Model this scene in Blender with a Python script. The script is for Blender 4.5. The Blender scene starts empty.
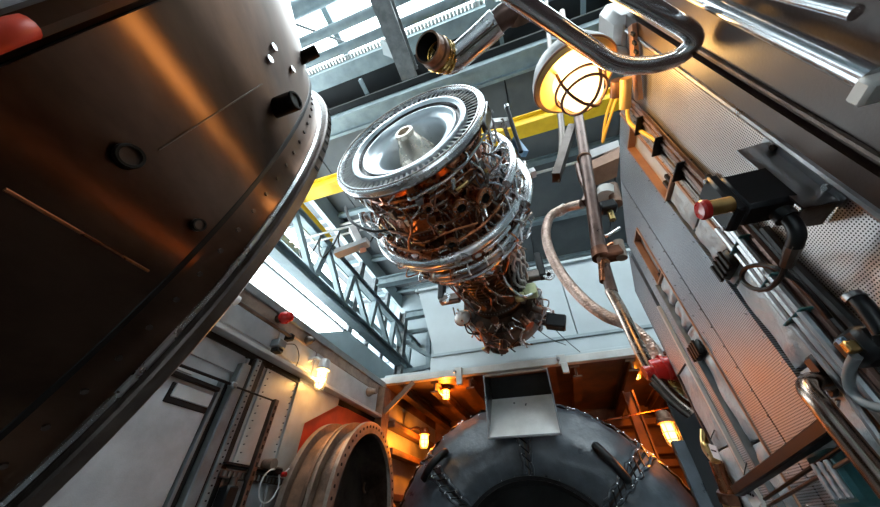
import bpy, bmesh, math, random
from mathutils import Vector, Matrix
PI = math.pi
random.seed(7)
SC = bpy.context.scene
COL = SC.collection

# ------------------------------------------------------------------ camera, world, exposure
ZC = 2.9                                     # camera height above the pit floor
FOCAL = 312.8                                # pixels, 880 wide
YAW, PITCH, ROLL = map(math.radians, (18.858, 41.136, 0.257))
_f = Vector((-math.sin(YAW) * math.cos(PITCH), math.cos(YAW) * math.cos(PITCH), math.sin(PITCH)))
_r = Vector((math.cos(YAW), math.sin(YAW), 0)); _u = _r.cross(_f)
_r2 = _r * math.cos(ROLL) + _u * math.sin(ROLL); _u2 = _u * math.cos(ROLL) - _r * math.sin(ROLL)
CAM = Matrix((( _r2.x, _u2.x, -_f.x), (_r2.y, _u2.y, -_f.y), (_r2.z, _u2.z, -_f.z)))
cam_d = bpy.data.cameras.new('camera'); cam = bpy.data.objects.new('camera', cam_d); COL.objects.link(cam)
cam_d.sensor_width = 36; cam_d.lens = FOCAL / 880 * 36; cam_d.clip_start = 0.02; cam_d.clip_end = 200
cam.matrix_world = Matrix.Translation((0, 0, ZC)) @ CAM.to_4x4()
SC.camera = cam

world = bpy.data.worlds.new('world'); SC.world = world; world.use_nodes = True
bg = world.node_tree.nodes['Background']
bg.inputs[0].default_value = (0.86, 0.95, 1.0, 1); bg.inputs[1].default_value = 9.0
SC.view_settings.view_transform = 'Standard'; SC.view_settings.look = 'None'
SC.view_settings.gamma = 1; SC.view_settings.use_curve_mapping = False
SC.view_settings.exposure = 0.4

WARM = (1.0, 0.50, 0.13)
ORANGE = (1.0, 0.24, 0.015)

def ray(px, py):
    return CAM @ Vector(((px - 440) / FOCAL, -(py - 253.5) / FOCAL, -1))
def P(px, py, x=None, y=None, z=None):
    """where the sight line of a photograph point meets a plane of the building (relative to the lens)"""
    r = ray(px, py)
    k = x / r.x if x is not None else y / r.y if y is not None else z / r.z
    return r * k

# ------------------------------------------------------------------ materials
MATS = {}
def mat(name, c1, c2=None, metal=0.0, rough=0.5, scale=6.0, contrast=0.5, bump=0.0, bscale=60.0, stretch=(1, 1, 1), rvar=0.1, coat=0.0):
    m = bpy.data.materials.new(name); m.use_nodes = True; MATS[name] = m
    nt = m.node_tree; N = nt.nodes; L = nt.links
    b = N['Principled BSDF']
    b.inputs['Metallic'].default_value = metal; b.inputs['Roughness'].default_value = rough
    if coat: b.inputs['Coat Weight'].default_value = coat
    if c2 is None: c2 = tuple(v * 0.75 for v in c1)
    tc = N.new('ShaderNodeTexCoord'); mp = N.new('ShaderNodeMapping'); mp.inputs['Scale'].default_value = stretch
    L.new(tc.outputs['Object'], mp.inputs[0])
    n = N.new('ShaderNodeTexNoise'); n.inputs['Scale'].default_value = scale; n.inputs['Detail'].default_value = 6; n.inputs['Roughness'].default_value = 0.62
    L.new(mp.outputs[0], n.inputs['Vector'])
    cr = N.new('ShaderNodeValToRGB'); lo = 0.5 - 0.5 * (1 - contrast) * 0.6
    cr.color_ramp.elements[0].position = lo; cr.color_ramp.elements[1].position = 1 - lo + 0.001
    cr.color_ramp.elements[0].color = (*c2, 1); cr.color_ramp.elements[1].color = (*c1, 1)
    L.new(n.outputs['Fac'], cr.inputs[0]); L.new(cr.outputs[0], b.inputs['Base Color'])
    mr = N.new('ShaderNodeMapRange'); mr.inputs[1].default_value = 0.3; mr.inputs[2].default_value = 0.7
    mr.inputs[3].default_value = max(0.03, rough - rvar); mr.inputs[4].default_value = min(1, rough + rvar)
    L.new(n.outputs['Fac'], mr.inputs[0]); L.new(mr.outputs[0], b.inputs['Roughness'])
    if bump:
        n2 = N.new('ShaderNodeTexNoise'); n2.inputs['Scale'].default_value = bscale; n2.inputs['Detail'].default_value = 4
        L.new(mp.outputs[0], n2.inputs['Vector'])
        bp = N.new('ShaderNodeBump'); bp.inputs['Strength'].default_value = bump; bp.inputs['Distance'].default_value = 0.01
        L.new(n2.outputs['Fac'], bp.inputs['Height']); L.new(bp.outputs[0], b.inputs['Normal'])
    return m

def emis(name, col, strength):
    """glowing frosted glass: gives off light and lets the filament's light through"""
    m = bpy.data.materials.new(name); m.use_nodes = True; MATS[name] = m
    nt = m.node_tree; nt.nodes.clear()
    o = nt.nodes.new('ShaderNodeOutputMaterial'); mx = nt.nodes.new('ShaderNodeMixShader'); mx.inputs[0].default_value = 0.5
    t = nt.nodes.new('ShaderNodeBsdfTransparent'); e = nt.nodes.new('ShaderNodeEmission')
    e.inputs[0].default_value = (*col, 1); e.inputs[1].default_value = strength * 2
    nt.links.new(t.outputs[0], mx.inputs[1]); nt.links.new(e.outputs[0], mx.inputs[2]); nt.links.new(mx.outputs[0], o.inputs[0])
    return m

mat('steel_dark', (0.20, 0.17, 0.15), (0.07, 0.055, 0.05), 0.95, 0.36, 3, 0.5, 0.15, 90, (1, 1, 1))
mat('steel_brown', (0.17, 0.10, 0.07), (0.045, 0.028, 0.021), 1.0, 0.29, 3.5, 0.45, 0.02, 30, (1, 0.35, 1), 0.02)
mat('steel_bright', (0.82, 0.83, 0.84), (0.55, 0.55, 0.56), 0.8, 0.24, 4, 0.4)
mat('steel_mid', (0.42, 0.42, 0.43), (0.24, 0.24, 0.25), 1.0, 0.32, 5, 0.4, 0.1)
mat('chrome', (0.86, 0.87, 0.89), (0.74, 0.75, 0.77), 1.0, 0.22, 5, 0.4)
mat('tube_bronze', (0.42, 0.33, 0.28), (0.22, 0.16, 0.13), 1.0, 0.25, 8, 0.4)
mat('copper', (0.62, 0.24, 0.11), (0.22, 0.07, 0.035), 1.0, 0.28, 7, 0.6, 0.2, 40)
mat('copper_dark', (0.30, 0.13, 0.08), (0.07, 0.035, 0.025), 1.0, 0.34, 6, 0.6, 0.25, 40)
mat('dish_steel', (0.72, 0.78, 0.82), (0.64, 0.69, 0.73), 0.6, 0.30, 5, 0.3, rvar=0.03)
mat('engine_dark', (0.13, 0.085, 0.065), (0.035, 0.028, 0.025), 0.9, 0.36, 6, 0.6, 0.2, 40)
mat('cone_steel', (0.86, 0.78, 0.68), (0.74, 0.64, 0.53), 0.7, 0.28, 5, 0.5)
mat('blade_dark', (0.11, 0.10, 0.10), (0.05, 0.05, 0.05), 0.9, 0.35)
mat('black_rubber', (0.010, 0.010, 0.011), (0.005, 0.005, 0.006), 0.0, 0.42)
mat('black_plastic', (0.012, 0.013, 0.015), (0.007, 0.008, 0.009), 0.0, 0.35)
for k_ in ('black_rubber', 'black_plastic'): MATS[k_].node_tree.nodes['Principled BSDF'].inputs['Specular IOR Level'].default_value = 0.25
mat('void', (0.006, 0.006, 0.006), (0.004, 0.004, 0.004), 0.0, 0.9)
mat('panel_grey', (0.50, 0.51, 0.52), (0.33, 0.33, 0.34), 0.25, 0.42, 2.2, 0.5, 0.12, 120)
mat('panel_white', (0.60, 0.59, 0.58), (0.45, 0.43, 0.42), 0.15, 0.42, 2.5, 0.5, 0.08, 110)
mat('frame_grey', (0.24, 0.26, 0.27), (0.15, 0.16, 0.17), 0.3, 0.45, 4, 0.5, 0.1)
mat('beam_teal', (0.27, 0.34, 0.36), (0.19, 0.24, 0.26), 0.2, 0.5, 3, 0.5, 0.08)
mat('beam_grey', (0.22, 0.235, 0.24), (0.13, 0.14, 0.145), 0.3, 0.5, 5, 0.5, 0.1, 80)
mat('deck_grey', (0.11, 0.12, 0.125), (0.075, 0.082, 0.088), 0.0, 0.7, 1.0, 0.5)
mat('deck_dark', (0.014, 0.016, 0.018), (0.009, 0.010, 0.011), 0.0, 0.7, 1.0, 0.5)
mat('hall_wall', (0.34, 0.40, 0.42), (0.27, 0.32, 0.34), 0.0, 0.6, 1.0, 0.5)
mat('housing', (0.50, 0.56, 0.58), (0.42, 0.47, 0.49), 0.0, 0.5, 1.2, 0.5)
mat('hood_sheet', (0.82, 0.81, 0.79), (0.66, 0.65, 0.63), 0.2, 0.42, 4, 0.4, 0.1, 120)
mat('edge_white', (0.62, 0.60, 0.57), (0.48, 0.45, 0.42), 0.1, 0.5, 3, 0.5)
mat('yellow', (1.0, 0.62, 0.02), (0.85, 0.48, 0.01), 0.0, 0.45, 3, 0.5)
mat('red', (0.62, 0.02, 0.015), (0.42, 0.01, 0.01), 0.0, 0.3, 6, 0.4, coat=0.3)
mat('red_panel', (0.72, 0.07, 0.025), (0.5, 0.035, 0.015), 0.0, 0.5, 3, 0.5)
mat('rust', (0.30, 0.17, 0.11), (0.11, 0.065, 0.045), 0.5, 0.55, 4, 0.6, 0.4, 40)
mat('rust_light', (0.34, 0.26, 0.21), (0.19, 0.14, 0.11), 0.5, 0.5, 5, 0.6, 0.3, 50)
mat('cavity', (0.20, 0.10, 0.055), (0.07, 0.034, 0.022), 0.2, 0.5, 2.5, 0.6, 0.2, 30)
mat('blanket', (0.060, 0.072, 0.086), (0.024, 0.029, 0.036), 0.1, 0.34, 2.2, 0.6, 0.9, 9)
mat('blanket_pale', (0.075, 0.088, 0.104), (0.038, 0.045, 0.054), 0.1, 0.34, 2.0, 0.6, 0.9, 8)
mat('pad_cloth', (0.44, 0.46, 0.48), (0.27, 0.29, 0.31), 0.15, 0.42, 9, 0.5, 0.5, 45)
mat('brown_panel', (0.058, 0.036, 0.030), (0.034, 0.021, 0.018), 0.1, 0.45, 4, 0.5, 0.04, 200)
mat('slot_copper', (0.44, 0.24, 0.15), (0.30, 0.15, 0.09), 0.3, 0.45, 9, 0.5)
mat('wire_yellow', (0.75, 0.52, 0.08), (0.55, 0.36, 0.05), 0.0, 0.5)
mat('wire_orange', (0.55, 0.17, 0.03), (0.35, 0.09, 0.02), 0.1, 0.45)
mat('wire_white', (0.8, 0.8, 0.8), (0.65, 0.65, 0.65), 0.0, 0.4)
mat('teal', (0.04, 0.17, 0.19), (0.02, 0.08, 0.09), 0.2, 0.4, 20, 0.6)
mat('brass', (0.72, 0.52, 0.22), (0.45, 0.30, 0.11), 1.0, 0.3, 10, 0.5)
mat('lamp_gold', (0.80, 0.55, 0.22), (0.60, 0.38, 0.13), 0.3, 0.35, 6, 0.5)
mat('pale_green', (0.55, 0.58, 0.32), (0.40, 0.44, 0.25), 0.1, 0.45, 8, 0.5)
mat('blue_plastic', (0.16, 0.33, 0.52), (0.09, 0.20, 0.34), 0.0, 0.4)
mat('gold_band', (0.80, 0.50, 0.14), (0.55, 0.30, 0.07), 1.0, 0.22, 12, 0.4)
mat('pipe_red_brown', (0.17, 0.10, 0.08), (0.08, 0.045, 0.036), 0.6, 0.34, 9, 0.5, 0.1)
emis('bulb_bright', (1.0, 0.78, 0.42), 1.3)
emis('bulb_warm', (1.0, 0.62, 0.22), 4.0)
emis('bulb_orange', (1.0, 0.50, 0.10), 5.0)

def braided(name, c1, c2, k=60.0):
    m = mat(name, c1, c2, 0.8, 0.36, 12, 0.5)
    nt = m.node_tree; N = nt.nodes; L = nt.links
    tc = N.new('ShaderNodeTexCoord')
    w = N.new('ShaderNodeTexVoronoi'); w.inputs['Scale'].default_value = k
    L.new(tc.outputs['Object'], w.inputs['Vector'])
    bp = N.new('ShaderNodeBump'); bp.inputs['Strength'].default_value = 0.7; bp.inputs['Distance'].default_value = 0.006
    L.new(w.outputs['Distance'], bp.inputs['Height']); L.new(bp.outputs[0], N['Principled BSDF'].inputs['Normal'])
braided('braid_copper', (0.62, 0.46, 0.40), (0.34, 0.23, 0.18), 95)
braided('braid_steel', (0.62, 0.60, 0.58), (0.36, 0.35, 0.34), 70)

def perforated(name, c1, c2, pitch):
    """sheet metal with staggered round holes; the sheet lies in the y-z plane"""
    m = mat(name, c1, c2, 0.75, 0.40, 3, 0.5)
    nt = m.node_tree; N = nt.nodes; L = nt.links; b = N['Principled BSDF']
    tc = N.new('ShaderNodeTexCoord'); sx = N.new('ShaderNodeSeparateXYZ'); L.new(tc.outputs['Object'], sx.inputs[0])
    def math_(op, a, bb=None):
        n = N.new('ShaderNodeMath'); n.operation = op
        for i, v in enumerate((a, bb)):
            if v is None: continue
            if isinstance(v, (int, float)): n.inputs[i].default_value = v
            else: L.new(v, n.inputs[i])
        return n.outputs[0]
    k = 2 * PI / pitch
    a = math_('COSINE', math_('MULTIPLY', math_('ADD', sx.outputs[1], sx.outputs[2]), k * 0.5))
    c = math_('COSINE', math_('MULTIPLY', math_('SUBTRACT', sx.outputs[1], sx.outputs[2]), k * 0.5))
    h = math_('MULTIPLY', a, c)
    mr = N.new('ShaderNodeMapRange'); mr.inputs[1].default_value = 0.18; mr.inputs[2].default_value = 0.42
    L.new(h, mr.inputs[0])
    mix = N.new('ShaderNodeMixRGB'); mix.inputs[2].default_value = (0.018, 0.016, 0.016, 1)
    src = b.inputs['Base Color'].links[0].from_socket
    L.new(mr.outputs[0], mix.inputs[0]); L.new(src, mix.inputs[1]); L.new(mix.outputs[0], b.inputs['Base Color'])
    bp = N.new('ShaderNodeBump'); bp.inputs['Strength'].default_value = 0.5; bp.inputs['Distance'].default_value = 0.002; bp.invert = True
    L.new(mr.outputs[0], bp.inputs['Height']); L.new(bp.outputs[0], b.inputs['Normal'])
m = MATS['steel_brown']; nt = m.node_tree; pb = nt.nodes['Principled BSDF']
tg = nt.nodes.new('ShaderNodeTangent'); tg.direction_type = 'RADIAL'; tg.axis = 'Y'; nt.links.new(tg.outputs[0], pb.inputs['Tangent'])
pb.inputs['Anisotropic'].default_value = 1.0; pb.inputs['Anisotropic Rotation'].default_value = 0.25
perforated('perf_sheet', (0.50, 0.48, 0.48), (0.36, 0.34, 0.34), 0.0046)
perforated('perf_fine', (0.42, 0.46, 0.51), (0.30, 0.33, 0.37), 0.0046)

m = bpy.data.materials.new('pane'); m.use_nodes = True; MATS['pane'] = m
nt = m.node_tree; nt.nodes.clear()
o_ = nt.nodes.new('ShaderNodeOutputMaterial'); mx = nt.nodes.new('ShaderNodeMixShader'); mx.inputs[0].default_value = 0.06
t_ = nt.nodes.new('ShaderNodeBsdfTransparent'); t_.inputs[0].default_value = (0.95, 0.97, 0.97, 1); g_ = nt.nodes.new('ShaderNodeBsdfGlossy'); g_.inputs['Roughness'].default_value = 0.05
nt.links.new(t_.outputs[0], mx.inputs[1]); nt.links.new(g_.outputs[0], mx.inputs[2]); nt.links.new(mx.outputs[0], o_.inputs[0])

# ------------------------------------------------------------------ mesh builder
def frame(d, up=Vector((0, 0, 1))):
    d = d.normalized()
    if abs(d.dot(up)) > 0.98: up = Vector((1, 0, 0)) if abs(d.x) < 0.9 else Vector((0, 1, 0))
    a = up.cross(d).normalized(); b = d.cross(a)
    return a, b
def smooth_path(pts, sub=6, closed=False):
    pts = [Vector(p) for p in pts]; n = len(pts)
    if n < 3: return pts
    out = []
    rng = range(n) if closed else range(n - 1)
    for i in rng:
        p0 = pts[(i - 1) % n] if (closed or i > 0) else pts[0] * 2 - pts[1]
        p1, p2 = pts[i], pts[(i + 1) % n]
        p3 = pts[(i + 2) % n] if (closed or i + 2 < n) else pts[-1] * 2 - pts[-2]
        for k in range(sub):
            t = k / sub
            out.append(0.5 * ((2 * p1) + (p2 - p0) * t + (2 * p0 - 5 * p1 + 4 * p2 - p3) * t * t + (3 * p1 - p0 - 3 * p2 + p3) * t ** 3))
    if not closed: out.append(pts[-1])
    return out

class MB:
    def __init__(s): s.v = []; s.f = []
    def add(s, vs, fs):
        o = len(s.v); s.v += [Vector(x) for x in vs]; s.f += [tuple(i + o for i in f) for f in fs]; return s
    def box(s, c, size, rot=None, bev=0.0):
        c = Vector(c); h = [x / 2 for x in size]; R = rot or Matrix.Identity(3)
        b = min(bev, min(h) * 0.9)
        if b <= 0:
            vs = [c + R @ Vector((x * h[0], y * h[1], z * h[2])) for x in (-1, 1) for y in (-1, 1) for z in (-1, 1)]
            return s.add(vs, [(0, 1, 3, 2), (4, 6, 7, 5), (0, 4, 5, 1), (2, 3, 7, 6), (0, 2, 6, 4), (1, 5, 7, 3)])
        idx = {}; vs = []; fs = []
        for x in (-1, 1):
            for y in (-1, 1):
                for z in (-1, 1):
                    for a in range(3):
                        q = [x * (h[0] - b), y * (h[1] - b), z * (h[2] - b)]; q[a] = (x, y, z)[a] * h[a]
                        idx[(x, y, z, a)] = len(vs); vs.append(c + R @ Vector(q))
        for a in range(3):
            o1, o2 = (a + 1) % 3, (a + 2) % 3
            for sg in (-1, 1):
                ring = []
                for p, q in ((-1, -1), (1, -1), (1, 1), (-1, 1)):
                    k = [0, 0, 0]; k[a] = sg; k[o1] = p; k[o2] = q; ring.append(idx[(*k, a)])
                fs.append(tuple(ring))
            for p in (-1, 1):
                for q in (-1, 1):
                    k = [0, 0, 0]; k[o1] = p; k[o2] = q; k1 = list(k); k2 = list(k); k1[a] = -1; k2[a] = 1
                    fs.append((idx[(*k1, o1)], idx[(*k2, o1)], idx[(*k2, o2)], idx[(*k1, o2)]))
        for x in (-1, 1):
            for y in (-1, 1):
                for z in (-1, 1): fs.append(tuple(idx[(x, y, z, a)] for a in range(3)))
        return s.add(vs, fs)
    def span(s, lo, hi, bev=0.0):
        lo = Vector(lo); hi = Vector(hi)
        return s.box((lo + hi) / 2, [abs(a) for a in (hi - lo)], None, bev)
    def beam(s, a, b, w, h, up=Vector((0, 0, 1)), bev=0.0):
        a = Vector(a); b = Vector(b); d = b - a; x, y = frame(d, Vector(up))
        R = Matrix((x, y, d.normalized())).transposed()
        return s.box((a + b) / 2, (w, h, d.length), R, bev)
    def ibeam(s, a, b, w, h, t, up=Vector((0, 0, 1))):
        a = Vector(a); b = Vector(b); x, y = frame(b - a, Vector(up))
        s.beam(a + y * (h - t) / 2, b + y * (h - t) / 2, w, t, up); s.beam(a - y * (h - t) / 2, b - y * (h - t) / 2, w, t, up)
        return s.beam(a, b, t, h - 2 * t, up)
    def cyl(s, a, b, r1, r2=None, n=16, cap=True):
        a = Vector(a); b = Vector(b); r2 = r1 if r2 is None else r2; x, y = frame(b - a)
        vs = []
        for c, r in ((a, r1), (b, r2)):
            for i in range(n): t = 2 * PI * i / n; vs.append(c + (x * math.cos(t) + y * math.sin(t)) * r)
        fs = [(i, (i + 1) % n, n + (i + 1) % n, n + i) for i in range(n)]
        if cap: fs += [tuple(range(n))[::-1], tuple(range(n, 2 * n))]
        return s.add(vs, fs)
    def tube(s, pts, r, n=8, sub=6, closed=False):
        p = smooth_path(pts, sub, closed); m = len(p); vs = []; fs = []
        d0 = (p[1] - p[0]).normalized(); x, y = frame(d0)
        for i in range(m):
            d = (p[(i + 1) % m] - p[i - 1]) if closed else (p[min(i + 1, m - 1)] - p[max(i - 1, 0)])
            if d.length < 1e-9: d = d0
            d.normalize(); q = d0.rotation_difference(d); x = q @ x; y = q @ y; d0 = d
            rr = r[i * (len(r) - 1) // max(1, m - 1)] if isinstance(r, (list, tuple)) else r
            for k in range(n): t = 2 * PI * k / n; vs.append(p[i] + (x * math.cos(t) + y * math.sin(t)) * rr)
        e = m if closed else m - 1
        for i in range(e):
            for k in range(n):
                j = (i + 1) % m; fs.append((i * n + k, i * n + (k + 1) % n, j * n + (k + 1) % n, j * n + k))
        if not closed: fs += [tuple(range(n))[::-1], tuple(range((m - 1) * n, m * n))]
        return s.add(vs, fs)
    def lathe(s, prof, A, u, n=48, e1=None, th0=0.0, th1=2 * PI):
        """profile of (distance along u, radius) turned about the axis A + s u"""
        A = Vector(A); u = Vector(u).normalized()
        if e1 is None: e1, e2 = frame(u)
        else: e1 = Vector(e1); e2 = u.cross(e1)
        full = abs(th1 - th0 - 2 * PI) < 1e-6; m = n if full else n + 1; vs = []; fs = []
        for d, r in prof:
            for i in range(m):
                t = th0 + (th1 - th0) * i / n
                vs.append(A + u * d + (e1 * math.cos(t) + e2 * math.sin(t)) * r)
        for j in range(len(prof) - 1):
            for i in range(n):
                k = (i + 1) % m; fs.append((j * m + i, j * m + k, (j + 1) * m + k, (j + 1) * m + i))
        return s.add(vs, fs)
    def prism(s, poly, vec):
        n = len(poly); vec = Vector(vec); vs = [Vector(p) for p in poly] + [Vector(p) + vec for p in poly]
        return s.add(vs, [tuple(range(n))[::-1], tuple(range(n, 2 * n))] + [(i, (i + 1) % n, n + (i + 1) % n, n + i) for i in range(n)])
    def ball(s, c, r, n=16, m=10, sc=(1, 1, 1)):
        c = Vector(c); vs = [c + Vector((0, 0, r * sc[2]))]; fs = []
        for j in range(1, m):
            ph = PI * j / m
            for i in range(n):
                t = 2 * PI * i / n; vs.append(c + Vector((math.sin(ph) * math.cos(t) * r * sc[0], math.sin(ph) * math.sin(t) * r * sc[1], math.cos(ph) * r * sc[2])))
        vs.append(c - Vector((0, 0, r * sc[2])))
        for i in range(n): fs.append((0, 1 + i, 1 + (i + 1) % n)); b = 1 + (m - 2) * n; fs.append((b + i, len(vs) - 1, b + (i + 1) % n))
        for j in range(m - 2):
            for i in range(n): a = 1 + j * n; fs.append((a + i, a + n + i, a + n + (i + 1) % n, a + (i + 1) % n))
        return s.add(vs, fs)
    def torus(s, c, nrm, R, r, n=32, k=8):
        x, y = frame(Vector(nrm)); c = Vector(c)
        return s.tube([c + (x * math.cos(2 * PI * i / n) + y * math.sin(2 * PI * i / n)) * R for i in range(n)], r, k, 1, True)
    def bolt(s, p, d, r, h): p = Vector(p); d = Vector(d).normalized(); return s.cyl(p, p + d * h, r, None, 6)
    def build(s, name, material, parent=None, ang=38, flat=False):
        base = Vector((0, 0, ZC))
        lo = Vector([min(v[i] for v in s.v) for i in range(3)]); hi = Vector([max(v[i] for v in s.v) for i in range(3)])
        org = Vector(((lo.x + hi.x) / 2, (lo.y + hi.y) / 2, lo.z))
        me = bpy.data.meshes.new(name); me.from_pydata([tuple(v - org) for v in s.v], [], s.f)
        bm = bmesh.new(); bm.from_mesh(me); bmesh.ops.recalc_face_normals(bm, faces=bm.faces); bm.to_mesh(me); bm.free()
        if not flat:
            me.polygons.foreach_set('use_smooth', [True] * len(me.polygons)); me.set_sharp_from_angle(angle=math.radians(ang))
        me.materials.append(MATS[material])
        o = bpy.data.objects.new(name, me); COL.objects.link(o)
        wl = org + base
        if parent is not None:
            o.parent = parent; wl = wl - WLOC[parent.name]
        o.location = wl
        WLOC[o.name] = org + base
        return o
WLOC = {}
def tag(o, label=None, cat=None, group=None, kind=None):
    if label: o['label'] = label
    if cat: o['category'] = cat
    if group: o['group'] = group
    if kind: o['kind'] = kind
    return o
def thing(name, loc, label=None, cat=None, group=None, kind=None):
    o = bpy.data.objects.new(name, None); COL.objects.link(o); o.empty_display_size = 0.1
    o.location = Vector(loc) + Vector((0, 0, ZC)); WLOC[o.name] = o.location.copy()
    return tag(o, label, cat, group, kind)
def dup(o, parent, delta=Vector((0, 0, 0)), scale=None):
    """another child sharing the mesh of o, shifted by delta"""
    c = o.copy(); COL.objects.link(c); c.parent = parent; c.location = o.location + Vector(delta)
    WLOC[c.name] = WLOC[o.name] + Vector(delta)
    return c
def lamp_light(p, col, power, r=0.04):
    d = bpy.data.lights.new('lamp_light', 'POINT'); d.color = col; d.energy = power; d.shadow_soft_size = r
    o = bpy.data.objects.new('lamp_light', d); COL.objects.link(o); o.location = Vector(p) + Vector((0, 0, ZC)); return o
X, Y, Z = Vector((1, 0, 0)), Vector((0, 1, 0)), Vector((0, 0, 1))

# ================================================================== THE HALL
FLOOR = -ZC
# ---- floor of the pit
MB().span((-9, -9, FLOOR - 0.2), (9, 15, FLOOR)).build('floor', 'beam_grey')
tag(bpy.data.objects['floor'], 'dark steel floor of the pit under the machinery', None, None, 'structure')

# ---- hall roof
roof = thing('ceiling', (0, 6, 9.2), 'dark hall roof with glazed skylight and grey steel beams', kind='structure')
for x0, x1 in ((-9, -5.8), (-5.8, -2.6), (-2.6, 0.6), (0.6, 3.8), (3.8, 9)):
    for y0, y1 in ((3.45, 6.7), (6.74, 9.5), (9.54, 13)):
        MB().span((x0 + 0.02, y0, 9.5), (x1 - 0.02, y1, 9.6)).build('deck_panel', 'deck_grey', roof, flat=True)
MB().span((-9, 3.0, 9.6), (9, 13.2, 9.7)).build('roof_skin', 'deck_dark', roof, flat=True)
eave = MB()
eave.span((-9, 3.16, 9.25), (9, 3.24, 9.55)); eave.span((-9, 3.24, 9.33), (9, 3.62, 9.42)); eave.span((-9, 3.62, 9.20), (9, 3.70, 9.50))
eave.build('eave_beam', 'beam_teal', roof, flat=True)
MB().span((-9, 3.05, 9.62), (9, 3.14, 9.72)).build('eave_flashing', 'beam_grey', roof, flat=True)
for y, h in ((6.72, 0.18), (9.52, 0.26), (12.3, 0.22)):
    MB().ibeam((-9, y, 9.5 - h / 2 - 0.01), (9, y, 9.5 - h / 2 - 0.01), 0.2, h, 0.03).build('purlin', 'beam_teal', roof, flat=True)
MB().cyl((-9, 6.95, 9.1), (9, 6.95, 9.1), 0.05, None, 10).build('roof_pipe', 'edge_white', roof)
# dark upstand beside the skylight
MB().span((-9, 2.44, 10.32), (9, 3.75, 10.41)).build('upstand_panel', 'deck_dark', roof, flat=True)
MB().span((-9, 3.72, 9.7), (9, 3.80, 10.45)).build('upstand_wall', 'deck_dark', roof, flat=True)
for x in (-5.4, -3.4, -1.35, 0.72, 2.8):
    MB().ibeam((x, 2.60, 9.9), (x, 3.7, 9.9), 0.10, 0.12, 0.02).build('upstand_rib', 'beam_teal', roof, flat=True)
# skylight
for yy, zz, rr, nm in ((0.62, 9.9, 0.20, 'skylight_tube'), (1.22, 9.4, 0.115, 'skylight_tube'), (1.67, 9.4, 0.115, 'skylight_tube')):
    MB().cyl((-9, yy, zz), (9, yy, zz), rr, None, 16).build(nm, 'beam_teal', roof)
sk = MB(); sk.span((-9, 2.05, 9.65), (9, 2.16, 10.0)); sk.span((-9, 2.16, 9.65), (9, 2.46, 9.72)); sk.build('skylight_edge_beam', 'beam_teal', roof, flat=True)
for i in range(120):
    x = -6 + i * 0.1
    if i == 0: corr = MB().cyl((x, 1.93, 9.95), (x, 2.05, 9.95), 0.045, None, 8).build('corrugation', 'edge_white', roof)
    else: dup(corr, roof, (i * 0.1, 0, 0))
for x in (-6.6, -5.05, -3.55, -2.2, 0.3, 1.8, 3.4):
    MB().beam((x, -3.5, 10.25), (x, 2.1, 10.25), 0.16, 0.14).build('glazing_bar', 'beam_teal', roof, flat=True)
for x0, x1 in ((-4.6, -3.3), (-0.9, 0.4)):
    MB().cyl((x0, 0.75, 10.1), (x1, 1.75, 10.1), 0.035, None, 8).build('wind_brace', 'beam_grey', roof)
main = MB(); main.span((-1.93, -3.5, 8.5), (-1.52, 2.62, 8.56)); main.span((-1.74, -3.5, 8.56), (-1.70, 2.62, 8.96)); main.span((-1.93, -3.5, 8.96), (-1.52, 2.62, 9.02))
main.build('main_girder', 'beam_grey', roof, flat=True)
MB().prism([(-2.2, 1.75, 9.2), (-1.5, 2.55, 9.0), (-1.62, 2.6, 9.0), (-2.3, 2.1, 9.25)], (0, 0, 0.03)).build('gusset_plate', 'housing', roof, flat=True)
for x, y0, y1 in ((-5.3, -3.5, 1.4), (0.55, 1.4, 2.6), (4.6, -3.5, 2.6)):
    MB().ibeam((x, y0, 9.15), (x, y1, 9.15), 0.22, 0.26, 0.03).build('secondary_girder', 'beam_teal', roof, flat=True)
for k in range(6):
    x0 = -9 + k * 3
    MB().span((x0 + 0.02, -3.5, 10.42), (x0 + 2.98, 2.6, 10.44)).build('pane', 'pane', roof, flat=True)
MB().span((-9, -11, 10.3), (9, -3.52, 10.45)).build('roof_slab', 'deck_grey', roof, flat=True)

# ---- hall walls
hb = thing('wall_hall_back', (0, 13, FLOOR), 'grey panelled end wall of the hall behind the housing', kind='structure')
for k in range(9):
    MB().span((-9 + 2 * k + 0.015, 13.0, FLOOR), (-7 + 2 * k - 0.015, 13.12, 9.6)).build('wall_panel', 'hall_wall', hb, flat=True)
MB().span((-9, 13.12, FLOOR), (9, 13.2, 9.6)).build('wall_backing', 'hall_wall', hb, flat=True)
tag(MB().span((9, -9, FLOOR), (9.2, 13.2, 10.4)).build('wall_hall_right', 'hall_wall', flat=True), 'grey hall wall behind the perforated cabinet', kind='structure')
tag(MB().span((-9, -11.2, FLOOR), (9.2, -11.0, 10.4)).build('wall_hall_rear', 'hall_wall', flat=True), 'grey hall wall behind the camera', kind='structure')
tag(MB().span((9, -11, FLOOR), (9.2, -9, 10.4)).build('wall_hall_side', 'hall_wall', flat=True), 'grey hall wall strip behind the cabinet', kind='structure')
hl = thing('wall_hall_left', (-6.6, 4, FLOOR), 'bright glazed side wall of the hall beyond the truss', kind='structure')
MB().span((-6.8, -11, FLOOR), (-6.6, 13.2, 3.6)).build('lower_wall', 'hall_wall', hl, flat=True)
MB().span((-6.8, -11, 8.75), (-6.6, 13.2, 10.4)).build('upper_wall', 'hall_wall', hl, flat=True)
MB().span((-6.8, -11, 3.6), (-6.6, 1.2, 8.75)).build('blank_panel', 'hall_wall', hl, flat=True)
fw = MB(); fw.prism([(-6.6, 7.2, 3.6), (-6.6, 7.3, 4.56), (-6.6, 8.2, 5.05), (-6.6, 8.9, 5.42), (-6.6, 13.2, 5.42), (-6.6, 13.2, 3.6)], (-0.2, 0, 0)); fw.build('side_panel', 'housing', hl, flat=True)
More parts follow.
